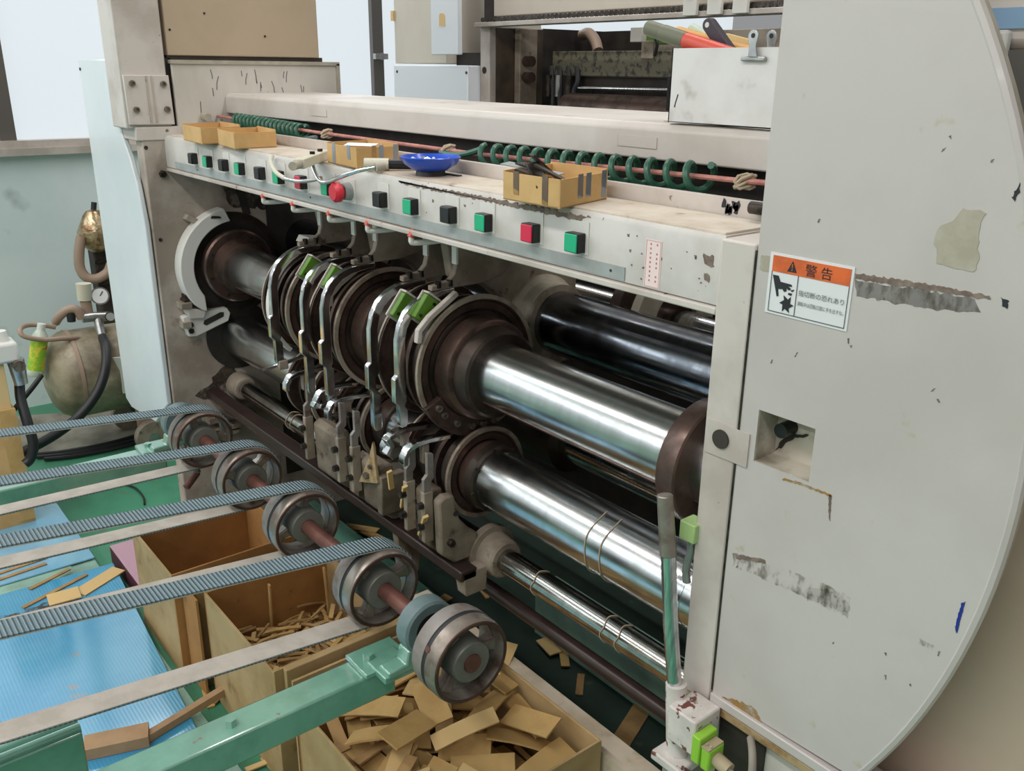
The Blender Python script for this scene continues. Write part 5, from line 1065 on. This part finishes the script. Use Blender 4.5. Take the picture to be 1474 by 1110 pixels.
t = thing('thin_wire', at(185, 700, Z=.01), 'thin dark wire curled on the green floor beside the bins', 'wire')
MB().tube(smooth_path([at(180, 697, Z=.006), at(195, 703, Z=.006), at(206, 715, Z=.006), at(208, 726, Z=.006)], 5), .004, 6).build('wire', 'cable_black', t)
# ================================================================ unit behind the beam
Y2 = 2.25
u2 = thing('printing_unit', (-2.2, 2.6, 0), 'second machine unit behind the beam with dark interior', 'machine')
MB().box(-3.0, -2.94, Y2, 3.4, 0, 1.755).build('frame_plate', 'paint', u2, .003)
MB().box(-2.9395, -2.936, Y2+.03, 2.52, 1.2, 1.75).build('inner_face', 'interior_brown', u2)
MB().box(-2.9395, -2.937, 2.52, 3.3, 1.2, 1.755).build('inner_face', 'dark_interior', u2)  # darker plate over the deeper part of the inner face
MB().cyl((-2.972, Y2-.002, 1.595), (-2.972, Y2+.002, 1.595), .013, n=16).build('bolt_hole', 'dark_interior', u2)
MB().box(-2.935, -2.90, 2.37, 2.46, 1.3, 1.75).build('guide_post', 'cast', u2, .004)
for z in (1.57, 1.63): MB().cyl((-2.9, 2.40, z), (-2.86, 2.40, z), .02, n=14).build('pivot', 'brown_steel', u2)
MB().box(-3.0, -.8, 3.3, 3.4, 0, 1.49).build('rear_wall', 'dark_interior', u2)
MB().box(-2.935, -.8, 2.86, 2.9, 1.1, 1.66).box(-2.935, -2.40, 2.80, 2.86, 1.1, 1.752).build('rear_panel', 'dark_interior', u2)
MB().box(at(795, 90, Y=2.50).x, -.8, 2.50, 2.56, 1.578, 1.668).build('spotted_beam', 'spot_plate', u2, .003)
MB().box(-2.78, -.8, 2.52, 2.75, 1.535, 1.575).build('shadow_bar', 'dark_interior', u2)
MB().box(-2.46, -.8, 2.62, 2.66, 1.66, 1.735).build('upper_panel', 'paint_dirty', u2, .002)
MB().box(-2.53, -2.47, 2.60, 2.66, 1.70, 1.752).build('plate', 'plate_white', u2, .002)
gb = MB().box(-2.40, -2.33, 2.55, 2.60, 1.69, 1.735).build('green_sensor', 'green_block', u2, .002)
MB().box(-2.37, -2.31, 2.495, 2.50, 1.64, 1.70).build('bracket', 'cast', u2, .002)
MB().tube(smooth_path([Vector((-2.31, 2.49, 1.72)), Vector((-2.29, 2.49, 1.69)), Vector((-2.30, 2.49, 1.65))], 4), .006, 8).build('cable', 'cable_black', u2)
MB().cyl((-2.68, 2.48, 1.535), (-.8, 2.48, 1.545), .007, n=12).build('thin_rod', 'chrome', u2)
MB().cyl((-2.66, 2.42, 1.455), (-.8, 2.42, 1.455), .062, n=40).build('cylinder', 'brown_steel', u2)
MB().tube(smooth_path([Vector((-2.90, 2.70, 1.735)), Vector((-2.84, 2.68, 1.74)), Vector((-2.78, 2.66, 1.71)), Vector((-2.74, 2.64, 1.67))], 5), .022, 12).build('pipe', 'pipe_tan', u2)
for k in range(4): MB().tube(smooth_path([Vector((-2.86+.05*k, 2.5, 1.61)), Vector((-2.83+.05*k, 2.48, 1.56)), Vector((-2.81+.04*k, 2.47, 1.52)), Vector((-2.80+.04*k, 2.46, 1.44))], 4), .010, 8).build('hose', 'rubber', u2)
for k in range(3): MB().cyl((-2.84+.06*k, 2.47, 1.5), (-2.84+.06*k, 2.47, 1.58), .014, n=12).build('valve', 'steel' if k == 1 else 'bolt', u2)
MB().box(-2.035, -2.01, Y2+.02, Y2+.06, 1.48, 1.585).build('stop_bar', 'black_plastic', u2, .003)
# rail, chain, cover, brackets
rl = thing('chain_rail', (-2.0, Y2, 1.75), 'steel rail with roller chain along the second unit', 'rail')
MB().box(-3.0, -.8, Y2-.03, Y2+.03, 1.752, 1.768).build('rail', 'alu', rl, .002)
link = None
for k in range(96):
    x = -2.955+.0225*k
    if link is None:
        mb = MB(); 
        for yy in (-.011, .008): mb.prism([(-.011, -.004), (-.005, -.008), (.005, -.008), (.011, -.004), (.011, .004), (.005, .008), (-.005, .008), (-.011, .004)], 'XZ', yy, yy+.003)
        mb.cyl((-.006, -.012, 0), (-.006, .012, 0), .004, n=8)
        link = mb.build('chain_link', 'chain'); link.parent = rl; o = link
    else: o = link.copy(); COL.objects.link(o)
    o.location = (x+2.0, -.012, 1.777-1.75)
MB().box(-2.94, -.8, Y2+.02, Y2+.06, 1.79, 2.2).build('cover', 'cabinet', rl, .003)
MB().box(-3.0, -2.94, Y2+.02, Y2+.06, 1.785, 2.2).build('dark_gap', 'dark_interior', rl)
for px in (994, 1029, 1066):
    p = at(px, 12, Y=Y2-.04)
    t = thing('chain_bracket', (p.x, Y2-.04, 1.74), 'cream bracket lug with bolt on the chain rail', 'bracket', 'lugs on the chain rail')
    MB().prism([(p.x-.026, 1.755), (p.x+.026, 1.755), (p.x+.026, 1.81)]+([(p.x+.01, 1.845), (p.x-.01, 1.845)] if px == 1029 else [(p.x+.026, 1.9), (p.x-.026, 1.9)])+[(p.x-.026, 1.81)], 'XZ', Y2-.045, Y2-.033).build('lug', 'plate_white', t, .002)
    bolt((p.x, Y2-.045, 1.815), (0, -1, 0), .013, .012, 'bolt', t)
# cabinet left of the unit
cb = thing('control_cabinet', (-3.3, 2.4, 0), 'cream control cabinet with white lower panel and hanging door', 'cabinet')
MB().box(-3.55, -3.16, 2.20, 2.7, 1.618, 2.6).build('upper_body', 'cabinet', cb, .004)
MB().box(-3.55, -3.003, 2.19, 2.7, 0, 1.612).build('lower_body', 'door_white', cb, .004)
MB().box(-3.15, -2.965, 2.12, 2.14, 1.65, 2.6).build('door', 'door_white', cb, .003)
MB().box(-3.16, -3.0, 2.25, 2.6, 1.612, 1.66).build('gap_block', 'dark_interior', cb)
MB().prism([(-3.09, 1.755), (-3.05, 1.752), (-3.05, 1.79), (-3.06, 1.80), (-3.085, 1.80), (-3.09, 1.79)], 'XZ', 2.1185, 2.12).build('tape_scrap', 'tan', cb)
MB().box(-3.56, -3.54, 2.19, 2.20, 1.79, 1.83).build('tape_scrap', 'tan', cb)
for x in (-3.52, -3.01): MB().cyl((x, 2.188, 1.585), (x, 2.191, 1.585), .006, n=10).build('screw', 'bolt', cb)
# small bits on the window sill
t = MB().box(-4.66, -4.63, 3.0, 3.06, 1.27, 1.30).build('teal_box', 'teal_bearing'); tag(t, 'small teal box standing on the window sill', 'box')
# ================================================================ neighbouring machine past the curved cover
nb = thing('neighbour_machine', (.4, 1.9, 0), 'beige rounded machine with pale blue stripe past the curved cover', 'machine')
q0, q1 = at(1430, 12, Y=1.06), at(1430, 42, Y=1.06)
MB().box(-.62, 1.5, 1.06, 2.2, 0, 1.30).build('lower_body', 'beige_machine', nb, .03)
MB().box(-.62, 1.5, 1.06, 2.2, q1.z-.02, 2.4).build('upper_body', 'pale_cover', nb, .01)
MB().box(-.62, 1.5, 1.057, 1.06, q1.z, q0.z).build('stripe', 'stripe_blue', nb)
q2, q3 = at(1455, 72, Y=1.06), at(1470, 190, Y=1.06)
MB().box(-.62, 1.5, 1.06, 1.9, 1.30, q1.z-.02).build('middle_body', 'pale_cover', nb, .01)
MB().box(q2.x, 1.4, 1.055, 1.059, 1.36, q2.z).build('window', 'dark_glass', nb)
MB().box(q2.x-.03, q2.x, 1.045, 1.06, 1.34, q2.z+.02).build('window_frame', 'plate_white', nb, .004)
